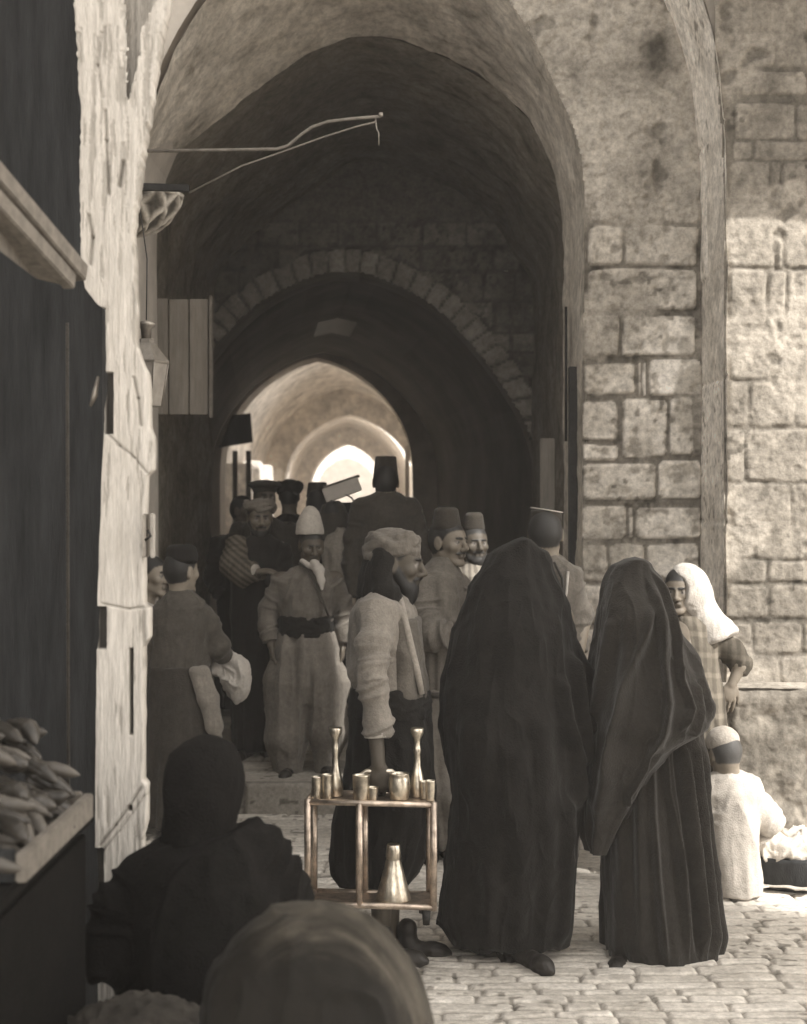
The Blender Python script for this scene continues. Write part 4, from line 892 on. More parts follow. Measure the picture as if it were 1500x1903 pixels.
# ---- second man in fez
Y = 7.95; r_ = figure(Y, 880, 'smiling bearded man in striped robe and fez, right of the moustached man')
P = lambda x, y, d=0: W(x, y, Y+d); O = ori(18, 0)
body(r_, Y, (881, 1010), O, .93, palette(.08, .03), (880, 1260, 0), (850, 1078, 0), (912, 1078, 0), [((840, 1140, 0), (850, 1200, -.1)), ((922, 1140, 0), (915, 1200, -.1))], [(868, 1500, 0), (895, 1500, 0)], res=.006, hk=dict(moust=True, beard=.3, smile=1))
fez(r_, Y, (881, 952, 16), (881, 987, 21), M['c_fez'], rnd=.02)
def st2(V, c): return tcol(.19+.05*np.sign(np.sin(V[:, 0]*190+2*noise(V*4, 3))), 1.)
garment(r_, 'striped_robe', Y, [(1040, 881, 14, .05), (1052, 881, 26, .08), (1070, 881, 38, .12), (1120, 881, 40, .13), (1250, 881, 38, .13), (1400, 881, 42, .15), (1530, 881, 46, .17)], .13, strp, folds=(71, .01, .05, 9), cols=st2,
        sleeves=[([(852, 1080, 0), (840, 1140, 0), (850, 1200, -.08)], [.06, .055, .05]), ([(910, 1080, 0), (922, 1140, 0), (914, 1200, -.08)], [.06, .055, .05])], seed=73)
shoe('shoe', P(870, 1519, -.05), (-.1, -1), .25, M['leather'], r_); shoe('shoe', P(895, 1519, -.05), (.1, -1), .25, M['leather'], r_)

# ---- man in white cone cap
Y = 8.5; z0 = .155; r_ = figure(Y, 570, 'man in tall white felt cap, dark sash and baggy trousers standing on the step', z=z0)
P = lambda x, y, d=0: W(x, y, Y+d); O = ori(16, -12)
body(r_, Y, (579, 1014), O, .92, palette(.09, .02), (570, 1240, 0), (522, 1080, 0), (622, 1078, 0), [((501, 1135, .02), (504, 1200, -.05)), ((640, 1135, .02), (637, 1200, .0))], [(545, 1420, -.02), (604, 1420, -.02)], res=.0055, hk=dict(moust=False, beard=None),
     hands=[((504, 1198, -.05), (.12, -.15, -1), (1, .2, 0), -1, dict(curl=22)), ((637, 1198, 0), (-.05, 0, -1), (-1, 0, 0), 1, dict(curl=25))])
S = Soft(.004); S.loft(rowsw([(993, 576, 26.5, .086), (984, 576, 26, .086), (972, 575, 24, .078), (960, 576, 20, .065), (950, 577, 15.5, .05), (943, 577, 10, .032), (940, 577, 4, .014)], Y, .08)); S.mesh('felt_cap', .0055, cloth('white_felt', .40, .9), r_, wr=lambda V, N: .003*fbm(V*14, 6, 2))
jc = cloth('grey_short_jacket', .125)
garment(r_, 'jacket', Y, [(1050, 579, 16, .055), (1060, 574, 36, .08), (1074, 571, 54, .11), (1105, 571, 56, .135), (1140, 570, 50, .13), (1166, 570, 48, .13)], .13, jc, folds=(81, .01, .02, 9),
        sleeves=[([(520, 1084, 0), (500, 1132, .01), (497, 1165, -.02), (503, 1194, -.05)], [.058, .054, .05, .048]), ([(624, 1084, 0), (641, 1134, .01), (641, 1165, .0), (637, 1192, .0)], [.058, .052, .048, .046])], amp=.009, sc=12, seed=83, res=.006)
tube('jacket_border', [P(556, 1046, -.06), P(574, 1060, -.115), P(590, 1095, -.145), P(606, 1132, -.146), P(612, 1148, -.14)], .007, M['c_dark'], r_, seg=8)
S = Soft(.01); S.line([P(584, 1046, -.095), P(592, 1060, -.118), P(597, 1078, -.132), P(598, 1094, -.14)], [.022, .030, .020, .006]); S.line([P(562, 1043, -.05), P(572, 1050, -.085), P(586, 1056, -.11)], [.012, .012, .012]); S.mesh('shirt_front', .005, M['c_white'], r_, wr=cloth_wr(.004, 20, 5, .4))
garment(r_, 'sash', Y, [(1144, 570, 50, .14), (1160, 570, 52, .145), (1182, 570, 51, .145)], .14, M['c_black'], amp=.006, sc=14, vert=2.4, seed=85)
def tl(S): S.line([P(540, 1270), P(532, 1370, -.02), P(537, 1430, -.02)], [.155, .108, .075], 0, .05); S.line([P(605, 1270), P(612, 1360, -.02), P(606, 1428, -.02)], [.145, .10, .055], 0, .05)
garment(r_, 'baggy_trousers', Y, [(1174, 570, 50, .13), (1200, 570, 59, .15), (1240, 570, 64, .16), (1270, 571, 64, .15), (1300, 571, 52, .11)], .16, cloth('pale_baggy_cotton', .155), folds=(87, .03, .10, 11), extra=tl, amp=.012, sc=10, vert=.14, seed=87, res=.007)
shoe('shoe', P(540, 1441, -.0), (-.1, -1), .25, M['leather'], r_); shoe('shoe', P(604, 1441, .0), (.2, -1), .25, M['leather'], r_)

# ---- youth with apron, back view
Y = 7.6; r_ = figure(Y, 340, 'youth in dark cap and dusty shirt seen from behind, holding a white cloth')
P = lambda x, y, d=0: W(x, y, Y+d); O = ori(140, 0)
body(r_, Y, (337, 1062), O, .96, palette(.24, .02), (335, 1300, 0), (296, 1152, 0), (372, 1152, 0), [((274, 1205, .0), (290, 1250, .15)), ((408, 1208, .02), (424, 1230, .16))], [(315, 1530, 0), (360, 1530, 0)], res=.006, hk=dict(hair='short'),
     hands=[((420, 1229, .12), (.8, .3, .1), (0, .3, -1), 1, dict(curl=40))])
fez(r_, Y, (338, 1012, 27), (338, 1047, 33), M['c_black'], 'dark_cap', rnd=.03)
garment(r_, 'shirt', Y, [(1098, 336, 20, .06), (1112, 336, 38, .09), (1130, 336, 54, .12), (1170, 336, 56, .13), (1215, 334, 54, .13), (1265, 334, 56, .14)], .13, cloth('dusty_brown_shirt', .075), folds=(91, .01, .03, 8),
        sleeves=[([(290, 1150, 0), (273, 1200, 0), (284, 1245, .1)], [.06, .055, .05]), ([(382, 1150, 0), (404, 1200, .02), (416, 1222, .10)], [.06, .056, .046])], amp=.007, sc=9, seed=93)
garment(r_, 'long_apron', Y, [(1238, 334, 57, .145), (1290, 335, 60, .15), (1380, 338, 66, .17), (1460, 340, 70, .18), (1530, 342, 72, .19)], .16, cloth('dark_apron_cloth', .045), folds=(95, .02, .07, 8), seed=95)
S = Soft(.02); S.line([P(362, 1248, -.13), P(380, 1300, -.12), P(396, 1350, -.12), P(408, 1385, -.12)], [.03, .035, .035, .02]); S.line([P(378, 1246, -.11), P(394, 1300, -.10), P(404, 1350, -.11)], [.03, .035, .03]); S.mesh('apron_fold', .006, cloth('pale_apron_lining', .2), r_, wr=cloth_wr(.004, 18, 3, .3))
shoe('shoe', P(318, 1547, .0), (.3, 1), .25, M['leather'], r_); shoe('shoe', P(360, 1547, .0), (.5, 1), .25, M['leather'], r_)
cl = empty('cloth', P(428, 1255, .15), 'crumpled bright white cloth hanging from the hand of the youth at the door post', 'cloth')
S = Soft(.04); S.cap(P(418, 1212, .12), P(440, 1250, .12), .035, .055); S.cap(P(440, 1240, .13), P(441, 1280, .12), .058, .045); S.cap(P(440, 1275, .12), P(440, 1306, .1), .045, .010); S.cap(P(412, 1214, .12), P(400, 1246, .10), .028, .014); S.cap(P(400, 1246, .1), P(430, 1262, .12), .02, .04)
S.mesh('cloth_folds', .0045, M['c_white'], cl, wr=cloth_wr(.013, 15, 8, .6))

# ---- man peeking out beside the door post
Y = 8.0; r_ = figure(Y, 272, 'man half hidden by the white door post, bare head turned right towards the capped youth')
P = lambda x, y, d=0: W(x, y, Y+d)
body(r_, Y, (281, 1070), ori(70, 0), .98, palette(.3, .03), (262, 1300, 0), (235, 1160, 0), (290, 1160, .05), [None, None], [(250, 1500, 0), (275, 1500, 0)], res=.006)
garment(r_, 'robe', Y, [(1122, 268, 16, .06), (1140, 264, 30, .1), (1165, 262, 38, .14), (1300, 262, 42, .15), (1510, 262, 46, .17)], .15, M['c_dark'], folds=(97, .01, .05, 8), seed=97)
S = Soft(.01); S.cap(P(268, 1124, -.06), P(288, 1132, -.03), .022, .02); S.mesh('collar', .005, M['c_white'], r_)

# ---- turbaned man in dark cloak, arms folded
Y = 9.1; r_ = figure(Y, 475, 'man with wound turban and dark cloak, arms folded, left of the white felt cap', z=.155)
P = lambda x, y, d=0: W(x, y, Y+d); O = ori(12, -4)
body(r_, Y, (483, 963), O, .98, palette(.15, .02), (475, 1200, 0), (440, 1022, 0), (520, 1022, 0), [((432, 1060, -.05), (480, 1064, -.22)), ((528, 1070, 0), (470, 1070, -.2))], [(462, 1380, 0), (492, 1380, 0)], res=.006, hk=dict(beard=.6, moust=True),
     hands=[((478, 1062, -.23), (1, -.1, .05), (0, .2, -1), 1, dict(curl=30))])
turban(r_, Y, (483, 942, .01), .088, .052, cloth('worn_turban', .17), O, ry=.1, n=3, seed=5)
garment(r_, 'cloak', Y, [(990, 485, 16, .06), (1004, 483, 34, .1), (1022, 480, 48, .13), (1070, 478, 50, .15), (1150, 476, 48, .15), (1260, 474, 44, .15), (1392, 470, 38, .15)], .15, M['c_black'], folds=(101, .02, .07, 8), seed=103,
        sleeves=[([(525, 1025, 0), (530, 1075, 0), (500, 1075, -.15)], [.06, .06, .05])])
garment(r_, 'striped_sleeve', Y, [], .1, strp, sleeves=[([(440, 1018, -.08), (434, 1050, -.14), (452, 1066, -.19), (474, 1062, -.22)], [.07, .075, .07, .055])], cols=lambda V, c: tcol(.10+.035*np.sign(np.sin(V[:, 0]*120+V[:, 2]*160)), 1.2), amp=.01, sc=14, seed=105)
tube('cuff', [P(470, 1062, -.225), P(476, 1063, -.235)], [.046, .046], M['c_pale'], r_, seg=20)
shoe('shoe', P(462, 1406, -.02), (-.2, -1), .26, M['leather'], r_); shoe('shoe', P(490, 1406, .0), (.6, -1), .26, M['leather'], r_)

# ---- person with pale cloak behind the cone cap
Y = 9.6; r_ = figure(Y, 622, 'person seen from behind with pale cloak over the shoulder, between felt cap and dark suit', z=.155)
P = lambda x, y, d=0: W(x, y, Y+d)
body(r_, Y, (620, 962), ori(170), .95, palette(.2, .02), (620, 1200, 0), (592, 1030, 0), (650, 1030, 0), [None, None], [(608, 1370, 0), (634, 1370, 0)], res=.008)
garment(r_, 'headcloth', Y, [(1000, 620, 24, .09), (975, 620, 27, .1), (955, 620, 26, .1), (940, 620, 20, .07), (932, 620, 10, .03)], .1, M['c_dark'], amp=.006, seed=107, res=.008)
garment(r_, 'dark_robe', Y, [(1020, 620, 30, .1), (1050, 620, 44, .13), (1200, 620, 42, .15), (1372, 618, 40, .16)], .15, M['c_black'], folds=(108, .02, .06, 8), seed=108, res=.009)
garment(r_, 'pale_cloak', Y, [(983, 634, 8, .05, -.08), (992, 632, 18, .08, -.08), (1015, 630, 30, .11, -.08), (1045, 634, 35, .13, -.06), (1062, 630, 32, .13, -.06), (1110, 622, 28, .13, -.06), (1190, 618, 26, .14, -.05)], .12, cloth('pale_cloak_cloth', .25), folds=(109, .03, .08, 8), amp=.01, sc=10, seed=109, res=.008)

# ---- man in dark suit and fez
Y = 9.4; r_ = figure(Y, 720, 'tall man in dark suit and fez, back turned, white collar showing before the bright arch', z=.155)
P = lambda x, y, d=0: W(x, y, Y+d); O = ori(178)
body(r_, Y, (717, 896), O, 1.04, palette(.3, .02), (720, 1150, 0), (668, 950, 0), (770, 950, 0), [((655, 1040, 0), (655, 1120, -.05)), ((786, 1040, 0), (786, 1120, -.05))], [(700, 1360, 0), (742, 1360, 0)], res=.006)
fez(r_, Y, (717, 848, 19.5), (717, 893, 24), M['c_fez'], tassel=None, rnd=.008)
tube('collar', [P(717, 911)+[.058*math.cos(a), .062*math.sin(a), .012*math.sin(a)*-1] for a in np.linspace(0, 2*math.pi, 28, endpoint=False)], .011, M['c_white'], r_, closed=True)
garment(r_, 'suit_jacket', Y, [(912, 717, 17, .065), (922, 717, 34, .09), (936, 718, 52, .12), (960, 719, 56, .14), (1020, 720, 54, .14), (1080, 720, 50, .13), (1180, 720, 56, .15)], .14, M['c_suit'], folds=(111, .005, .02, 6),
        sleeves=[([(672, 945, 0), (658, 1000, 0), (653, 1050, .0), (656, 1110, -.05)], [.07, .06, .055, .045]), ([(764, 945, 0), (782, 1000, 0), (787, 1050, .0), (786, 1110, -.05)], [.07, .06, .055, .045])], amp=.005, sc=7, seed=113)
garment(r_, 'trousers', Y, [(1170, 720, 50, .14), (1260, 720, 46, .13), (1376, 720, 38, .12)], .13, M['c_black'], folds=(112, .02, .04, 5), seed=112, res=.009)

# ---- dim people deeper in the passage
def bystander(Y, hx, hy, label, yaw, m, hat=None, sc=1., seed=1, zb=.155, wide=46, skin=.10):
    r_ = figure(Y, hx, label, 'dim people deeper in the passage', z=zb); s = F/Y; u = s/1000.
    P = lambda x, y, d=0: W(hx+x*u, hy+y*u, Y+d); gy = 951.5+(H-zb)*s; hgt = (gy-hy)/u
    S = Soft(.02); nk = P(0, 150); torso_body(S, P, P(0, 700), P(-170, 230), P(170, 230), nk, None, None, None, None, P(-90, hgt-60), P(90, hgt-60))
    head(S, P(0, 0), ori(yaw), sc, neck=nk, moust=(seed % 2 == 0)); S.mesh('body', .009, M['skin'], r_, pal=palette(skin, .02))
    rows = [(hy+y*u, hx, w_*u) for y, w_ in ((140, 60), (175, 120), (215, 190), (300, 215), (600, 190), (900, 200), (hgt-60, 220))]
    garment(r_, 'robe', Y, rows, .16, m, folds=(seed, .02, .06, 8), seed=seed, res=.01, sleeves=[([(hx-190*u, hy+250*u, 0), (hx-225*u, hy+500*u, 0), (hx-170*u, hy+620*u, -.12)], [.07, .065, .06]), ([(hx+190*u, hy+250*u, 0), (hx+225*u, hy+500*u, 0), (hx+170*u, hy+620*u, -.12)], [.07, .065, .06])])
    if hat == 'fez': fez(r_, Y, (hx, hy-155*u, 68*u), (hx, hy-40*u, 84*u), M['c_fez'])
    elif hat == 'turban': turban(r_, Y, (hx, hy-70*u), .09, .06, m, ori(yaw), seed=seed, res=.009)
    elif hat == 'flat': 
        S = Soft(.01); S.ell(P(0, -95), (.125, .13, .035)); S.ell(P(0, -70), (.095, .1, .06)); S.mesh('flat_cap', .008, M['c_dark'], r_)
bystander(10.6, 492, 925, 'dark figure in broad flat cap above the turbaned man', 20, M['c_dark'], 'flat', seed=201)
bystander(11.2, 538, 922, 'dark cloaked figure with turban in the passage, left of the pale carried box', 170, M['c_black'], 'turban', seed=202)
bystander(10.9, 452, 950, 'shadowed figure at the left edge of the passage crowd', 60, M['c_black'], None, seed=203)
bystander(10.2, 655, 968, 'dark clothed figure with headcloth at the left shoulder of the suited man', 175, M['c_suit'], 'turban', seed=204)
bystander(10.7, 590, 935, 'person in dark fez carrying the pale box on the shoulder', 180, M['c_black'], 'fez', seed=205)

# ---- seated man close to the camera
Y = 3.55; r_ = figure(Y, 370, 'man in black clothes and headcloth seated with his back turned, lower left foreground', 'people in the foreground')
P = lambda x, y, d=0: W(x, y, Y+d); O = ori(150, -12)
body(r_, Y, (380, 1466), O, .9, palette(.16, .012), (390, 1880, .05), (262, 1640, 0), (490, 1615, .02), [((215, 1760, -.02), (330, 1800, .15)), ((535, 1740, .05), (450, 1830, -.10))], None, res=.006, r=1.1, hk=dict(hair='short', moust=True),
     hands=[((452, 1836, -.10), (-1, -.1, -.25), (0, 1, -.5), 1, dict(curl=28))])
S = Soft(.03); S.ell(P(378, 1457, .0), (.088, .108, .122), 0, .03, O); S.cap(P(364, 1455, -.02), P(360, 1560, -.02), .066, .075); S.cap(P(385, 1440, 0), P(382, 1560, 0), .066, .06); S.cap(P(370, 1530, 0), P(385, 1590, .0), .065, .09)
S.mesh('headcloth', .006, M['c_ink'], r_, wr=cloth_wr(.006, 14, 121, .5))
garment(r_, 'coat', Y, [(1540, 420, 52, .09), (1552, 404, 92, .12), (1575, 388, 118, .15), (1610, 376, 134, .17), (1650, 380, 148, .18), (1720, 384, 152, .2), (1800, 388, 150, .2), (1900, 392, 165, .22), (2010, 395, 180, .25)], .2, M['c_ink'], folds=(121, .01, .03, 8),
        sleeves=[([(268, 1632, 0), (228, 1700, -.02), (205, 1770, -.04), (262, 1800, .0), (330, 1812, .1)], [.07, .07, .068, .06, .055]), ([(482, 1592, .02), (516, 1656, .04), (535, 1740, .05), (470, 1825, -.06)], [.075, .072, .068, .055])], amp=.01, sc=6, seed=123, res=.007)
def tr(S): S.line([P(350, 2000, 0), P(300, 2010, .35), P(300, 2220, .40)], [.13, .1, .07]); S.line([P(440, 2000, 0), P(500, 2010, .35), P(520, 2220, .38)], [.13, .1, .07])
garment(r_, 'trousers', Y, [(1960, 395, 160, .22), (2060, 395, 165, .24)], .2, M['c_ink'], extra=tr, seed=125, res=.009)
shoe('shoe', W(300, 2225, Y+.4)*[1, 1, 0]+[0, 0, .0], (0, 1), .26, M['leather'], r_); shoe('shoe', W(520, 2225, Y+.38)*[1, 1, 0], (.1, 1), .26, M['leather'], r_)
# ------------------------------------------------------------------ things
def plank(name, p, q, w_, h_, m, parent=None, up=(0, 0, 1), bevel=.003):
    p, q, up = np.array(p, float), np.array(q, float), np.array(up, float); d = q-p; L = np.linalg.norm(d); d /= L; s = np.cross(d, up); s /= np.linalg.norm(s); u = np.cross(s, d)
    V = [b+s*i*w_/2+u*j*h_/2 for b in (p, q) for i, j in ((-1, -1), (1, -1), (1, 1), (-1, 1))]
    return mesh_py(name, V, [(0,1,2,3),(7,6,5,4),(0,4,5,1),(1,5,6,2),(2,6,7,3),(3,7,4,0)], m, parent, bevel=bevel)
# stool under the seated man
st = empty('stool', W(390, 0, 3.6)*[1, 1, 0], 'low black wooden stool under the seated man in black', 'stool')
c = W(390, 0, 3.6)
box('seat', (c[0]-.17, 3.45, .30), (c[0]+.17, 3.78, .34), M['blackwood'], st, bevel=.006)
for a in (-.14, .14):
    for b in (3.49, 3.74): plank('leg', (c[0]+a, b, 0), (c[0]+a*.9, b, .3), .035, .035, M['blackwood'], st, up=(0, 1, 0))

# big rounded hide bundle in the foreground
Y = 2.75; P = lambda x, y, d=0: W(x, y, Y+d)
bd = empty('hide_bundle', P(612, 1960)*[1, 1, 0], 'big rounded bundle of smooth brown hide at the bottom edge, rim light painted into its colour', 'bundle')
def hide_rimlight(V, c):  # dark hide with the rim's catch of light painted as a paler band
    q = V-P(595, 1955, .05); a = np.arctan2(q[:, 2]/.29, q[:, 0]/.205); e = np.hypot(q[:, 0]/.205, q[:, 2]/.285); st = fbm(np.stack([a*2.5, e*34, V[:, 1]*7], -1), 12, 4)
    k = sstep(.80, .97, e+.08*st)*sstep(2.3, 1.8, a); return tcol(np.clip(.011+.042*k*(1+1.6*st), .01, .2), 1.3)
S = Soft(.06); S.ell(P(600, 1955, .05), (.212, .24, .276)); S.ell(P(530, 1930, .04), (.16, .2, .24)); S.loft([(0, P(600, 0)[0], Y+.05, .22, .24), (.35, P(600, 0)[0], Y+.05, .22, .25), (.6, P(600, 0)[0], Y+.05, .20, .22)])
S.mesh('hide', .007, mat('smooth_brown_hide', attr=True, rough=.6, vary=.3, scale=5, bump=.25, bscale=90, stretch=(3, 3, 1), spec=.15, sheen=.03), bd, wr=cloth_wr(.006, 11, 9, .8), cols=hide_rimlight)
# lumpy dark bundle at the lower left
Y = 3.1; bu = empty('fleece_bundle', W(255, 0, Y)*[1, 1, 0], 'lumpy dark bundle of curly fleece in the bottom left corner', 'bundle')
S = Soft(.05); c = W(255, 1930, Y); S.ell(c+[0, 0, -.02], (.16, .16, .10)); S.loft([(0, c[0], Y, .17, .18), (.3, c[0], Y, .18, .18), (c[2], c[0], Y, .14, .15)])
S.mesh('fleece', .006, mat('curly_fleece', tone(.035), rough=.95, vary=.5, scale=18, bump=.6, bscale=60), bu, wr=lambda V, N: .018*np.abs(fbm(V*22, 6, 3))+.01*noise(V*60, 8))

# ---- brass drinks stand
Y = 5.10; P = lambda x, y, d=0: W(x, y, Y+d)
ts = empty('drinks_stand', P(690, 1720), 'two-tier brass and copper drinks carrier hanging from the vendor\'s hand', 'drinks stand')
def rail(z_py, name, m, th=.009):
    L, Rr = P(572, z_py), P(806, z_py+6); f = .0; b = .17
    pts = [L+[0, 0, 0], Rr+[0, 0, 0], Rr+[-.012, b, 0], L+[.012, b, 0]]
    for i in range(4): tube('rail', [pts[i], pts[(i+1) % 4]], th, m, ts, seg=12)
    o = box(name, (min(p[0] for p in pts)+.006, pts[0][1]+.004, L[2]-.006), (max(p[0] for p in pts)-.006, pts[2][1]-.004, L[2]-.001), m, ts)
    return pts
tp = rail(1490, 'upper_shelf', M['copper'], .011); bt = rail(1680, 'lower_shelf', M['copper'], .012)
bt = [np.array([a[0], a[1], b[2]]) for a, b in zip(tp, bt)]
for i in range(4): tube('post', [tp[i]+[0, 0, .01], bt[i]+[0, 0, -.012]], .0125, M['copper'], ts, seg=16)
for a, b in ((.41, 0), (.44, 1)):
    p, q = (tp[0]*(1-a)+tp[1]*a, bt[0]*(1-a)+bt[1]*a) if b == 0 else (tp[3]*(1-a)+tp[2]*a, bt[3]*(1-a)+bt[2]*a); tube('post', [p, q], .0125, M['copper'], ts, seg=16)
for i in (0, 1, 2, 3): tube('foot', [bt[i]*(.94)+bt[(i+2) % 4]*.06+[0, 0, -.01], bt[i]*(.94)+bt[(i+2) % 4]*.06+[0, 0, -.065]], [.017, .012], M['iron'], ts, seg=14)
hh = (tp[0]+tp[2])/2; hx = P(704, 1450)[0]
tube('carrying_handle', [np.array([hx-.085, hh[1], hh[2]]), np.array([hx-.08, hh[1], hh[2]+.075]), np.array([hx-.045, hh[1], hh[2]+.098]), np.array([hx+.045, hh[1], hh[2]+.098]), np.array([hx+.08, hh[1], hh[2]+.075]), np.array([hx+.085, hh[1], hh[2]])], .009, M['brass'], ts, seg=12)
def vessel(name, x, y, prof, label, cat, m=None, dy=.05, group=None):
    c = P(x, y, 0); c = np.array([c[0], tp[0][1]+dy, tp[0][2]+.001]) if y < 1600 else np.array([c[0], bt[0][1]+dy, bt[0][2]+.001])
    o = lathe(name, c, prof, m or M['brass'], None, seg=32); tag(o, label, cat, group); return o
cup = lambda r_, h_: [(r_*.82, 0), (r_*.84, .002), (r_, h_*.5), (r_*1.02, h_-.003), (r_*1.06, h_), (r_*.97, h_), (r_*.93, h_-.006), (r_*.8, .006)]
GV = 'brass vessels on the drinks stand'
vessel('brass_cup', 587, 1480, cup(.017, .082), 'narrow brass beaker at the left end of the upper shelf', 'beaker', dy=.03, group=GV)
vessel('brass_cup', 607, 1480, cup(.020, .088), 'brass beaker second from the left end, before the left tall flask', 'beaker', dy=.04, group=GV)
vessel('brass_cup', 671, 1480, cup(.030, .088), 'wide-mouthed brass mug left of the vendor\'s hand', 'mug', dy=.03, group=GV)
vessel('brass_cup', 692, 1480, cup(.020, .045), 'low brass cup directly under the vendor\'s hand', 'cup', dy=.03, group=GV)
vessel('brass_pot', 742, 1480, [(.030, 0), (.034, .004), (.039, .045), (.036, .075), (.033, .088), (.036, .092), (.033, .092), (.03, .085), (.035, .045), (.03, .006)], 'round brass pot between the hand and the right tall flask', 'pot', dy=.04, group=GV)
vessel('brass_cup', 790, 1480, cup(.018, .062), 'short brass beaker behind the right front post', 'beaker', dy=.05, group=GV)
vessel('brass_cup', 800, 1480, cup(.017, .07), 'pale topped brass beaker at the right end of the upper shelf', 'beaker', dy=.02, group=GV)
fl = [(.024, 0), (.027, .003), (.028, .04), (.022, .07), (.013, .11), (.011, .15), (.014, .165), (.012, .175), (.010, .19), (.012, .205), (.022, .225), (.024, .240), (.022, .245), (.006, .235)]
vessel('tall_flask', 621, 1480, fl, 'tall slender metal flask with funnel mouth on the left of the stand', 'flask', dy=.10, m=M['brass'], group='tall flasks')
vessel('tall_flask', 776, 1480, fl, 'tall slender metal flask with funnel mouth on the right of the stand', 'flask', dy=.09, m=M['brass'], group='tall flasks')
vessel('funnel_flask', 731, 1670, [(.062, 0), (.063, .004), (.05, .05), (.034, .11), (.026, .14), (.0255, .145), (.027, .15), (.024, .19), (.021, .197), (.015, .195)], 'conical brass flask standing alone on the lower shelf of the stand', 'flask', dy=.06)
# ---- white door leaf seen edge-on
Y = 3.9; dr = empty('door_leaf', W(205, 0, Y)*[1, 1, 0], 'weathered white painted door leaf seen edge on, splintered at the top, with hinge slots', 'door')
Lp = [(-80,132),(0,137),(100,143),(200,150),(300,148),(400,149),(500,151),(535,158),(560,176),(568,184),(572,196),(690,197),(808,192),(900,188),(1000,185),(1120,181),(1300,178),(1450,177),(1580,176),(1700,180),(1903,182),(2250,182)]
Rp = [(-80,322),(0,312),(40,304),(70,297),(130,286),(200,277),(280,263),(335,256),(370,251),(430,246),(540,250),(640,251),(672,262),(694,272),(720,275),(795,276),(812,283),(872,282),(884,270),(950,268),(1000,266),(1124,265),(1132,275),(1186,275),(1204,265),(1300,264),(1452,263),(1462,271),(1532,270),(1560,262),(1700,262),(1903,262),(2250,262)]
npy = 1150; nu = 44; py = np.linspace(-80, 2117, npy); u = np.linspace(0, 1, nu)
jl = 1.2*fbm(P3(py*.02, py*0+1), 301, 3)+1.2*noise(P3(py*.11, py*0), 302)*sstep(700, 300, py); jr = (1.2+3*sstep(500, 100, py))*fbm(P3(py*.03, py*0+5), 303, 3)+2.*noise(P3(py*.09, py*0), 304)*sstep(600, 300, py)
xl = np.interp(py, *zip(*Lp))+jl; xr = np.interp(py, *zip(*Rp))+jr
PX = xl[:, None]+(xr-xl)[:, None]*u; PY = np.broadcast_to(py[:, None], PX.shape); s = Y/F
g1 = fbm(P3(PX*.16, PY*.012, 2.), 305, 4); g2 = noise(P3(PX*.5, PY*.02, 5.), 306)
dep = .0025*g1+.0015*g2; t = .62*(1+.12*g1+.07*g2)*(1+.06*fbm(P3(PX*.02, PY*.004, 1.), 307, 3))
flake = sstep(.16, .34, fbm(P3(PX*.16, PY*.012, 9.), 308, 4)+.26*sstep(560, 250, PY)-.14); t = t*(1-.30*flake); dep -= .003*flake
def slot(x0, x1, y0, y1, d_=.03, tn=.04):
    global dep, t
    k = sstep(-1, 1.5, PX-x0)*sstep(-1, 1.5, x1-PX)*sstep(-1.5, 1.5, PY-y0)*sstep(-1.5, 1.5, y1-PY); dep = dep-d_*k; t = t*(1-k)+tn*k
slot(194, 210, 692, 806); slot(180, 197, 1128, 1206); slot(240.5, 247, 1205, 1366, .02, .03); slot(170, 192, 1578, 1690, .03, .05); slot(238, 245, 1498, 1508, .02, .04)
def line_mark(pts, w_, d_, dark):
    global dep, t
    for a, b in zip(pts[:-1], pts[1:]):
        ab = np.array(b, float)-a; h = np.clip(((PX-a[0])*ab[0]+(PY-a[1])*ab[1])/(ab@ab), 0, 1); dd = np.hypot(PX-a[0]-h*ab[0], PY-a[1]-h*ab[1]); k = np.exp(-(dd/w_)**2); dep = dep-d_*k; t = t*(1-dark*k)
line_mark([(200, 806), (222, 828), (250, 850), (272, 878)], 2.2, .006, .35); line_mark([(249, 702), (257, 740), (262, 790)], 2.6, .008, .5); line_mark([(190, 1122), (240, 1132), (272, 1128)], 2., .006, .3); line_mark([(186, 1572), (215, 1535), (240, 1500), (262, 1465)], 2.4, .008, .35); line_mark([(192, 1582), (222, 1545), (246, 1512), (268, 1480)], 1.8, .005, .25)
line_mark([(196, 205), (198, 260), (202, 360)], 2.5, .01, .5); line_mark([(228, 300), (222, 345)], 3, .012, .6); line_mark([(165, 400), (172, 440), (168, 490)], 3, .01, .45); line_mark([(188, 60), (182, 120), (190, 180)], 2, .008, .4)
front = np.stack([(PX-750)*s, Y-dep, H-(PY-951.5)*s], -1)
cr_pts = [(-80, 236, 292), (0, 230, 290), (50, 234, 264), (90, 237, 262), (180, 235, 240), (186, 237, 238)]
def crack(V, kf):
    px, pz = V[:, 0]/s+750, 951.5-(V[:, 2]-H)/s
    a = np.interp(pz, [q[0] for q in cr_pts], [q[1] for q in cr_pts])+2*noise(P3(pz*.1, pz*0), 311); b = np.interp(pz, [q[0] for q in cr_pts], [q[2] for q in cr_pts])+2*noise(P3(pz*.1, pz*0+9), 312)
    return ~((px > a) & (px < b) & (pz < 186) & (V[:, 1] < Y+.04))
back = front[:, ::-1].copy(); back[..., 1] = Y+.07
Pp = np.concatenate([front, back], 1); tt = np.concatenate([t, t[:, ::-1]*.9], 1)
grid('leaf_edge', Pp, M['paint'], dr, tcol(np.clip(tt, .03, .85), .8), close=True, keep=lambda c: crack(c, 0))
plank('crack_dark_board', W(262, -120, Y+.09), W(240, 300, Y+.09), .085, .02, M['blackwood'], dr, up=(0, 1, 0))  # black board added behind the crack to stand for the shop's darkness
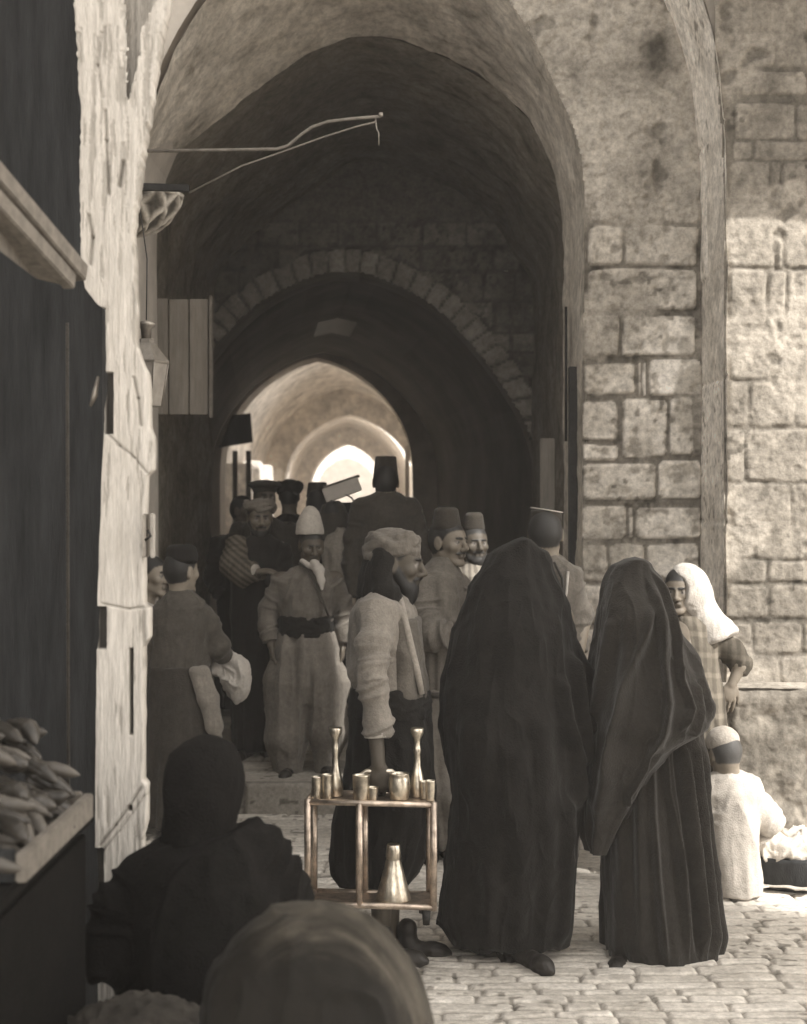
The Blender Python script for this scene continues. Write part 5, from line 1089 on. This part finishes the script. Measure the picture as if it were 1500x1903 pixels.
# latch plate on the leaf
lt = box('latch_plate', tuple(W(264, 1036, Y-.035)), tuple(W(279, 955, Y+.03)), M['tin'], dr, bevel=.003); box('latch_edge', tuple(W(279, 1037, Y-.036)), tuple(W(289, 954, Y-.0)), M['c_white'], dr, bevel=.002)
tube('latch_hook', [W(274, 985, Y-.05), W(280, 996, Y-.055), W(270, 1004, Y-.05)], .004, M['iron'], dr, seg=8)
# ---- shop booth on the left
bo = empty('shop_booth', (-1.5, 4.3, 0), 'black timber shop booth filling the dark left edge', 'booth')
box('back_wall', (-3.6, 4.35, 0), (W(190, 0, 4.35)[0], 4.42, 4.2), M['blackwood'], bo); box('side_wall', (-3.6, 2.2, 0), (-3.5, 4.35, 4.2), M['blackwood'], bo)
box('inner_side', (-1.42, 4.42, 0), (-1.36, 7.0, 4.2), M['blackwood'], bo)
box('booth_roof', (-3.6, 3.3, 3.9), (-1.36, 7.0, 4.0), M['blackwood'], bo)
tube('pole', [W(125, 600, 4.1), W(127, 1500, 4.1)], .005, M['c_dark'], bo, seg=10)
# awning planks
ap = empty('awning_frame', W(75, 420, 3.1), 'pair of slanting pale boards edging the awning at the left', 'awning')
plank('board', W(-90, 225, 2.9), W(152, 508, 3.5), .03, .043, M['light_wood'] if 'light_wood' in M else M.setdefault('light_wood', mat('sunbleached_wood', tone(.19), rough=.85, vary=.3, scale=6, bump=.4, bscale=40, stretch=(5, 5, 5))), ap)
plank('board', W(-90, 283, 2.86), W(130, 523, 3.46), .03, .040, M['light_wood'], ap)
V = [W(-60, 340, 2.95), W(126, 530, 3.46), W(62, 514, 3.40), W(-60, 420, 2.95)]; V += [v+np.array([0, .03, 0]) for v in V]
mesh_py('gusset_board', V, [(0,1,2,3),(7,6,5,4),(0,4,5,1),(1,5,6,2),(2,6,7,3),(3,7,4,0)], M['wood'], ap)
tube('hook', [W(182, 700, 3.95), W(176, 735, 3.93), W(168, 755, 3.94)], [.004, .009, .004], M['tin'], bo, seg=8)
# ---- stall counter, crate, cucumbers
ct = empty('stall_counter', (-1.1, 3.0, 0), 'black cloth covered stall counter under the vegetable crate', 'counter')
S = Soft(.02); S.p = []; 
box('counter_body', (-1.9, 2.62, 0), (-.735, 3.38, .955), M['c_ink'], ct, bevel=.02)
box('counter_top', (-1.95, 2.58, .957), (-.722, 3.40, .985), M['c_ink'], ct, bevel=.004)
cr = empty('vegetable_crate', (-1.0, 2.98, .99), 'shallow pale wooden crate heaped with long vegetables at the left edge', 'crate')
lw = M['light_wood']
box('end_board', (-.722, 2.70, .99), (-.700, 3.28, 1.045), lw, cr, bevel=.003); box('side_board', (-1.6, 2.70, .99), (-.724, 2.72, 1.05), M['blackwood'], cr, bevel=.003); box('side_board', (-1.6, 3.26, .99), (-.724, 3.28, 1.05), lw, cr, bevel=.003); box('bottom_board', (-1.6, 2.722, .988), (-.724, 3.258, .998), M['wood'], cr)  # near side board made black, standing in for the shade on that side
rs = random.Random(7); cuc = None; placed = []
vm = mat('glossy_green_skin', tone(.045), rough=.28, vary=.6, scale=14, bump=.15, spec=.5)
vm2 = mat('pale_green_skin', tone(.10), rough=.4, vary=.35, scale=14, bump=.15, spec=.45)
def cucumber(L, r_, bend, m):
    pts = []; rad = []
    for i in range(15):
        q = i/14*2-1; pts.append((q*L/2, bend*(1-q*q), 0)); rad.append(max(.0015, r_*(1-abs(q)**3.2)**.5*(1+.12*math.sin(q*5)+.05*math.sin(q*13+L*90))))
    return pts, rad, m
protos = []
def tubemesh(name, pts, rad, m, seg=14):
    V = []; Fc = []; n = len(pts)
    for i, p in enumerate(pts):
        for j in range(seg): a = 2*math.pi*j/seg; V.append((p[0], p[1]+rad[i]*math.cos(a), p[2]+rad[i]*math.sin(a)))
    for i in range(n-1):
        for j in range(seg): Fc.append((i*seg+j, i*seg+(j+1) % seg, (i+1)*seg+(j+1) % seg, (i+1)*seg+j))
    Fc += [tuple(range(seg))[::-1], tuple((n-1)*seg+j for j in range(seg))]
    return V, Fc
for q in range(12):
    V, Fc = tubemesh('cucumber', *cucumber(rs.uniform(.11, .18), rs.uniform(.014, .022), rs.uniform(.002, .026), None)[:2], None); me = bpy.data.meshes.new('cucumber'); me.from_pydata(V, [], Fc); me.materials.append(vm if q % 3 else vm2)
    for p in me.polygons: p.use_smooth = True
    protos.append(me)
k = 0
CG = 'long vegetables heaped in the crate'
adj = ['dark', 'pale', 'slim', 'stubby', 'curved', 'shiny']
def heap(x, y): return 1.045+.16*sstep(-.70, -.87, x)*sstep(2.62, 2.9, y)
ORD = ['first', 'second', 'third', 'fourth', 'fifth', 'sixth', 'seventh', 'eighth', 'ninth', 'tenth', 'eleventh', 'twelfth', 'thirteenth']
for layer in range(3):
    y = 2.74; row = 0
    while y < 3.25:
        x = -.735-rs.uniform(0, .04); col_ = 0
        while x > -.93:
            zz = max(1.017, heap(x, y)+.016-.036*(2-layer)) if layer else 1.017
            if (layer == 0 and heap(x, y) < 1.12) or (layer and heap(x, y) > 1.0+.03*layer):
                o = bpy.data.objects.new('cucumber', protos[rs.randrange(12)]); SC.collection.objects.link(o)
                o.location = (x-.02, y+rs.uniform(-.01, .01), zz+rs.uniform(-.005, .006)); o.rotation_euler = (rs.uniform(0, 6.28), rs.uniform(.1, .5)*(1 if layer else .2), rs.uniform(-.75, .1))
                if abs(o.rotation_euler[2]) > 9: pass
                tag(o, 'long vegetable, %s layer, %s row from the camera, %s from the crate end board' % (['bottom', 'middle', 'top'][layer], ORD[row], ORD[col_]), 'vegetable', CG); col_ += 1
            x -= rs.uniform(.06, .085)
        y += rs.uniform(.042, .052); row += 1
# ---- iron lamp bracket, corbel, lantern, shutter
M['iron2'] = mat('weathered_iron', tone(.2), rough=.6, vary=.3, scale=20, metal=.3)
Y = 7.35; P = lambda x, y, d=0: W(x, y, Y+d)
ib = empty('iron_bracket', P(262, 300), 'thin cranked iron arm with strut reaching out under the plastered vault', 'bracket')
tube('arm', [P(225, 281), P(400, 279), P(515, 277), P(535, 271), P(560, 250), P(580, 236), P(610, 226), P(650, 221), P(708, 216)], .0085, M['iron2'], ib, seg=10)
tube('arm_tip', [P(704, 214), P(712, 213)], .013, M['tin'], ib, seg=10)
tube('strut', [P(352, 358), P(450, 308), P(520, 284), P(600, 255), P(660, 236), P(700, 226)], .005, M['iron2'], ib, seg=8); tube('hook', [P(698, 219), P(700, 240), P(704, 246), P(704, 270)], .0035, M['tin'], ib, seg=8)
plank('flat_bar', P(200, 345, -.14), P(352, 350, -.14), .03, .034, M['iron'], ib)
co = empty('carved_corbel', P(285, 400), 'half-round carved stone corbel with lattice relief below the iron bar', 'corbel')
nn = 120; A, B = np.meshgrid(np.linspace(0, math.pi, nn), np.linspace(0, math.pi/2, nn), indexing='ij')
rx_, rz_ = .235, .20; cc = P(250, 362, .1)
lat = np.maximum(np.abs(np.cos(A*5+B*3.2))**7, np.abs(np.cos(A*5-B*3.2))**7); lat = np.maximum(lat, sstep(.16, .10, B)); h_ = .016*lat+.004*noise(np.stack([A*8, B*8, A*0], -1), 3)
Rr = 1-np.clip(B, 0, 2)*0
pt = np.stack([cc[0]+(rx_+h_)*np.cos(B)*np.sin(A)*1.0, cc[1]-(.2+h_)*np.cos(B)*np.cos(A), cc[2]-(rz_+h_)*np.sin(B)**1.2], -1)
grid('corbel_bowl', pt, M['stone'], co, tcol(np.clip(.08+.42*lat, .06, .5), 1.)); box('corbel_slab', (cc[0]-.05, cc[1]-.10, cc[2]), (cc[0]+.20, cc[1]+.2, cc[2]+.015), M['farstone'], co, bevel=.004)
Y = 6.6; P = lambda x, y, d=0: W(x, y, Y+d); s = Y/F
ln = empty('street_lantern', P(272, 600), 'tapered tin street lantern with dusty glass hanging behind the white door leaf', 'lantern')
c = P(272, 755); hz = lambda y: (755-y)*s
lathe('lantern_body', c, [(27*s, 0), (28*s, .004), (40*s, hz(676))], mat('dusty_glass', tone(.30), rough=.35, vary=.3, scale=9, bump=.1, spec=.5), ln, seg=6, smooth=False)
lathe('lantern_roof', c, [(42*s, hz(676)), (43*s, hz(672)), (16*s, hz(638)), (14*s, hz(630))], M['tin'], ln, seg=6, smooth=False); lathe('chimney', c, [(9*s, hz(630)), (10*s, hz(612)), (17*s, hz(606)), (18*s, hz(600)), (6*s, hz(596))], M['tin'], ln, seg=14)
for j in range(6):
    a = 2*math.pi*j/6; tube('lantern_bar', [c+[28*s*math.cos(a), 28*s*math.sin(a), 0], c+[41*s*math.cos(a), 41*s*math.sin(a), hz(676)]], .004, M['tin'], ln, seg=6)
tube('hanger', [c+[0, 0, hz(597)], c+[0, .02, hz(480)], P(255, 352, .7)], .003, M['iron'], ln, seg=6)
Y = 9.0; P = lambda x, y, d=0: W(x, y, Y+d)
sh = empty('wooden_shutter', P(325, 770), 'large grey plank shutter raised in the left corner under the old arch', 'shutter'); xs = [238, 276, 314, 352, 388]
for a, b in zip(xs[:-1], xs[1:]): box('shutter_plank', tuple(P(a+.6, 770, .0)), tuple(P(b-.6, 556+(a % 3)*.8, .03)), M.setdefault('shut', mat('faded_plank', tone(.25), rough=.9, vary=.25, scale=5, bump=.4, bscale=40, stretch=(6, 6, .7))), sh, bevel=.003)
box('edge_batten', tuple(P(388.5, 776, -.03)), tuple(P(397, 552, .04)), M['light_wood'], sh, bevel=.004)
# ---- timbers at the right jamb
tj = empty('door_frame', P(1015, 1500)*[1, 1, 0], 'old timber door frame with black iron strap along the right jamb', 'door frame')
box('timber', (W(1003, 0, 9.0)[0], 8.95, .15), (W(1030, 0, 9.0)[0], 9.05, W(0, 815, 9.0)[2]), M['wood'], tj, bevel=.005)
box('iron_strap', (W(1057, 0, 8.0)[0], 7.97, 0.), (W(1072, 0, 8.0)[0], 8.03, W(0, 682, 8.0)[2]), M['iron'], tj, bevel=.003)
tube('rod', [W(1052, 570, 8.3), W(1052, 820, 8.3)], .008, M['iron'], tj, seg=8)
# ---- ledge, bench goods beside the boy
lg = empty('stone_ledge', (1.9, 6.85, 0), 'rough stone ledge built against the foot of the sunlit wall', 'ledge')
x0, x1, y0, zt = W(1345, 0, 6.8)[0], 2.8, 6.72, W(0, 1277, 6.8)[2]
X, Z = np.meshgrid(np.linspace(x0, x1, 150), np.linspace(0, zt, 110), indexing='ij'); dd = .045*fbm(P3(X*4, Z*4, 3.), 401, 4)+.02*fbm(P3(X*14, Z*14, 3.), 402, 3)
k = sstep(zt-.04, zt, Z)*.05+.05*sstep(.05, 0, X-x0)
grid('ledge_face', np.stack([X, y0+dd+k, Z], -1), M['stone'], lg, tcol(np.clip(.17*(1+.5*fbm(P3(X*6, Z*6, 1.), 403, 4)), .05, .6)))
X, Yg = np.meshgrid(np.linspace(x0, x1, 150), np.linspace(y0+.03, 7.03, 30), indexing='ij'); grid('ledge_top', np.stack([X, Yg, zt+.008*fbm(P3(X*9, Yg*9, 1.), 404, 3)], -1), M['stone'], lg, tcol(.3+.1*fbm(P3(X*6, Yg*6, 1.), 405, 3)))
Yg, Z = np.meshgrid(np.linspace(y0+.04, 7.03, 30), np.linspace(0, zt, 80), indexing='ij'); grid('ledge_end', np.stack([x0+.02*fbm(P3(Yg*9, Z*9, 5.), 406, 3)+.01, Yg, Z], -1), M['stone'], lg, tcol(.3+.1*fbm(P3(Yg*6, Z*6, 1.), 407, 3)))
Y = 6.5; P = lambda x, y, d=0: W(x, y, Y+d)
bk = empty('covered_basket', P(1475, 1600)*[1, 1, 0], 'low dark basket under a crumpled pale cloth right of the seated boy', 'basket')
c = P(1480, 1600)*[1, 1, 0]; lathe('basket', c+[0, .1, 0], [(.19, 0), (.2, .01), (.23, .13), (.235, .15), (.21, .15)], M['blackwood'], bk, seg=40)
S = Soft(.03); S.ell(c+[0, .1, .17], (.235, .22, .05)); S.ell(c+[-.12, .02, .18], (.10, .09, .05)); S.ell(c+[.1, .06, .19], (.11, .1, .05)); S.mesh('basket_cloth', .006, M['c_pale'], bk, wr=cloth_wr(.02, 13, 17, 1.))
rs = random.Random(3)
for i, (x, y, a) in enumerate([(1425, 1575, .2), (1455, 1592, .5), (1418, 1608, -.3), (1478, 1612, .1), (1440, 1628, .7), (1500, 1630, -.2), (1412, 1650, .3), (1470, 1655, -.5)]):
    gp = H/((y-951.5)/F); c = W(x, y, gp); L_, W_ = .10, .075; n = 14
    U, Vv = np.meshgrid(np.linspace(-1, 1, n), np.linspace(-1, 1, n), indexing='ij'); xx = (U*L_*math.cos(a)-Vv*W_*math.sin(a)); yy = U*L_*math.sin(a)+Vv*W_*math.cos(a)
    zz = .012+.012*np.abs(noise(P3(U*1.2+i*3, Vv*1.2), 33))+.004*i*.5
    top = np.stack([c[0]+xx*(1-.1*Vv**2), c[1]+yy, zz], -1); bot = top[:, ::-1].copy(); bot[..., 2] -= .006
    o = grid('flat_loaf', np.concatenate([top, bot], 1), M['c_pale'], None, close=True); tag(o, ['thin pale sheet lying nearest the foot of the covered basket', 'thin pale sheet in front of the covered basket, second row', 'thin pale sheet touching the hem of the boy\'s shirt', 'thin pale sheet in the middle of the spread, right of the boy', 'pale sheet askew in the third row of the spread', 'pale sheet at the right edge of the picture', 'pale sheet at the near corner beside the boy\'s back', 'pale sheet nearest the camera at the edge of the sunlight'][i], 'sheet', 'pale sheets spread beside the boy')
# ---- carried box and basket in the crowd
Y = 10.0; P = lambda x, y, d=0: W(x, y, Y+d)
cb = empty('carried_box', P(642, 910), 'pale wooden box tilted on a shoulder in front of the far bright arch', 'box')
plank('box_body', P(604, 922, .1), P(668, 898, .1), .22, .10, mat('pale_box_wood', tone(.6), rough=.8, vary=.12, scale=9, bump=.3), cb, bevel=.006); plank('box_lid', P(603, 906, .1), P(668, 884, .1), .235, .014, M['light_wood'], cb, bevel=.003)
hb = empty('handled_basket', P(635, 945), 'small dark basket with looped handle carried at shoulder height in the crowd', 'basket')
c = P(636, 958, -.0); lathe('basket_body', c, [(.06, 0), (.065, .01), (.085, .085), (.088, .09), (.075, .09)], M['blackwood'], hb, seg=24); tube('basket_handle', [c+[.08*math.cos(a), 0, .085+.06*math.sin(a)] for a in np.linspace(0, math.pi, 14)], .006, M['blackwood'], hb, seg=8)
# far street: stall hood and pale posts
Y = 20.5; P = lambda x, y, d=0: W(x, y, Y+d)
fh = empty('stall_hood', P(438, 930)*[1, 1, 0]+[0, 0, .165], 'dark sloping stall hood on posts at the left of the far street', 'stall')
V = [P(432, 771), P(466, 768), P(470, 822), P(407, 832), P(432, 771, 1.2), P(466, 768, 1.2), P(470, 822, 1.2), P(407, 832, 1.2)]
mesh_py('hood', V, [(0,1,2,3),(7,6,5,4),(0,4,5,1),(1,5,6,2),(2,6,7,3),(3,7,4,0)], M['blackwood'], fh)
for x in (437, 462): box('stall_post', tuple(P(x-5, 0)*[1, 1, 0]+[0, 0, .165]), tuple(P(x+5, 838, .08)), M['light_wood'], fh)
po = box('pale_post', tuple(W(753, 0, 23.2)*[1, 1, 0]+[0, 0, .165]), tuple(W(761, 828, 23.3)), M['paint'] if False else mat('whitewashed_post', tone(.8), vary=.08), None, bevel=.01); tag(po, 'whitewashed square post at the right foot of the bright far arch', 'post')
# ------------------------------------------------------------------ dusty air, spread over the whole scene to lift the blacks
hm = bpy.data.materials.new('dusty_black_lift'); hm.use_nodes = True; n_ = hm.node_tree.nodes; n_.clear()
ho = n_.new('ShaderNodeOutputMaterial'); pv = n_.new('ShaderNodeVolumePrincipled'); pv.inputs['Color'].default_value = (1, .98, .965, 1); pv.inputs['Density'].default_value = .0035; pv.inputs['Anisotropy'].default_value = 0.
hm.node_tree.links.new(pv.outputs[0], ho.inputs['Volume'])
hz_ = box('haze', (-121, -121, -1.6), (121, 161, 24), hm); tag(hz_, kind='stuff')
SC.cycles.volume_bounces = 1
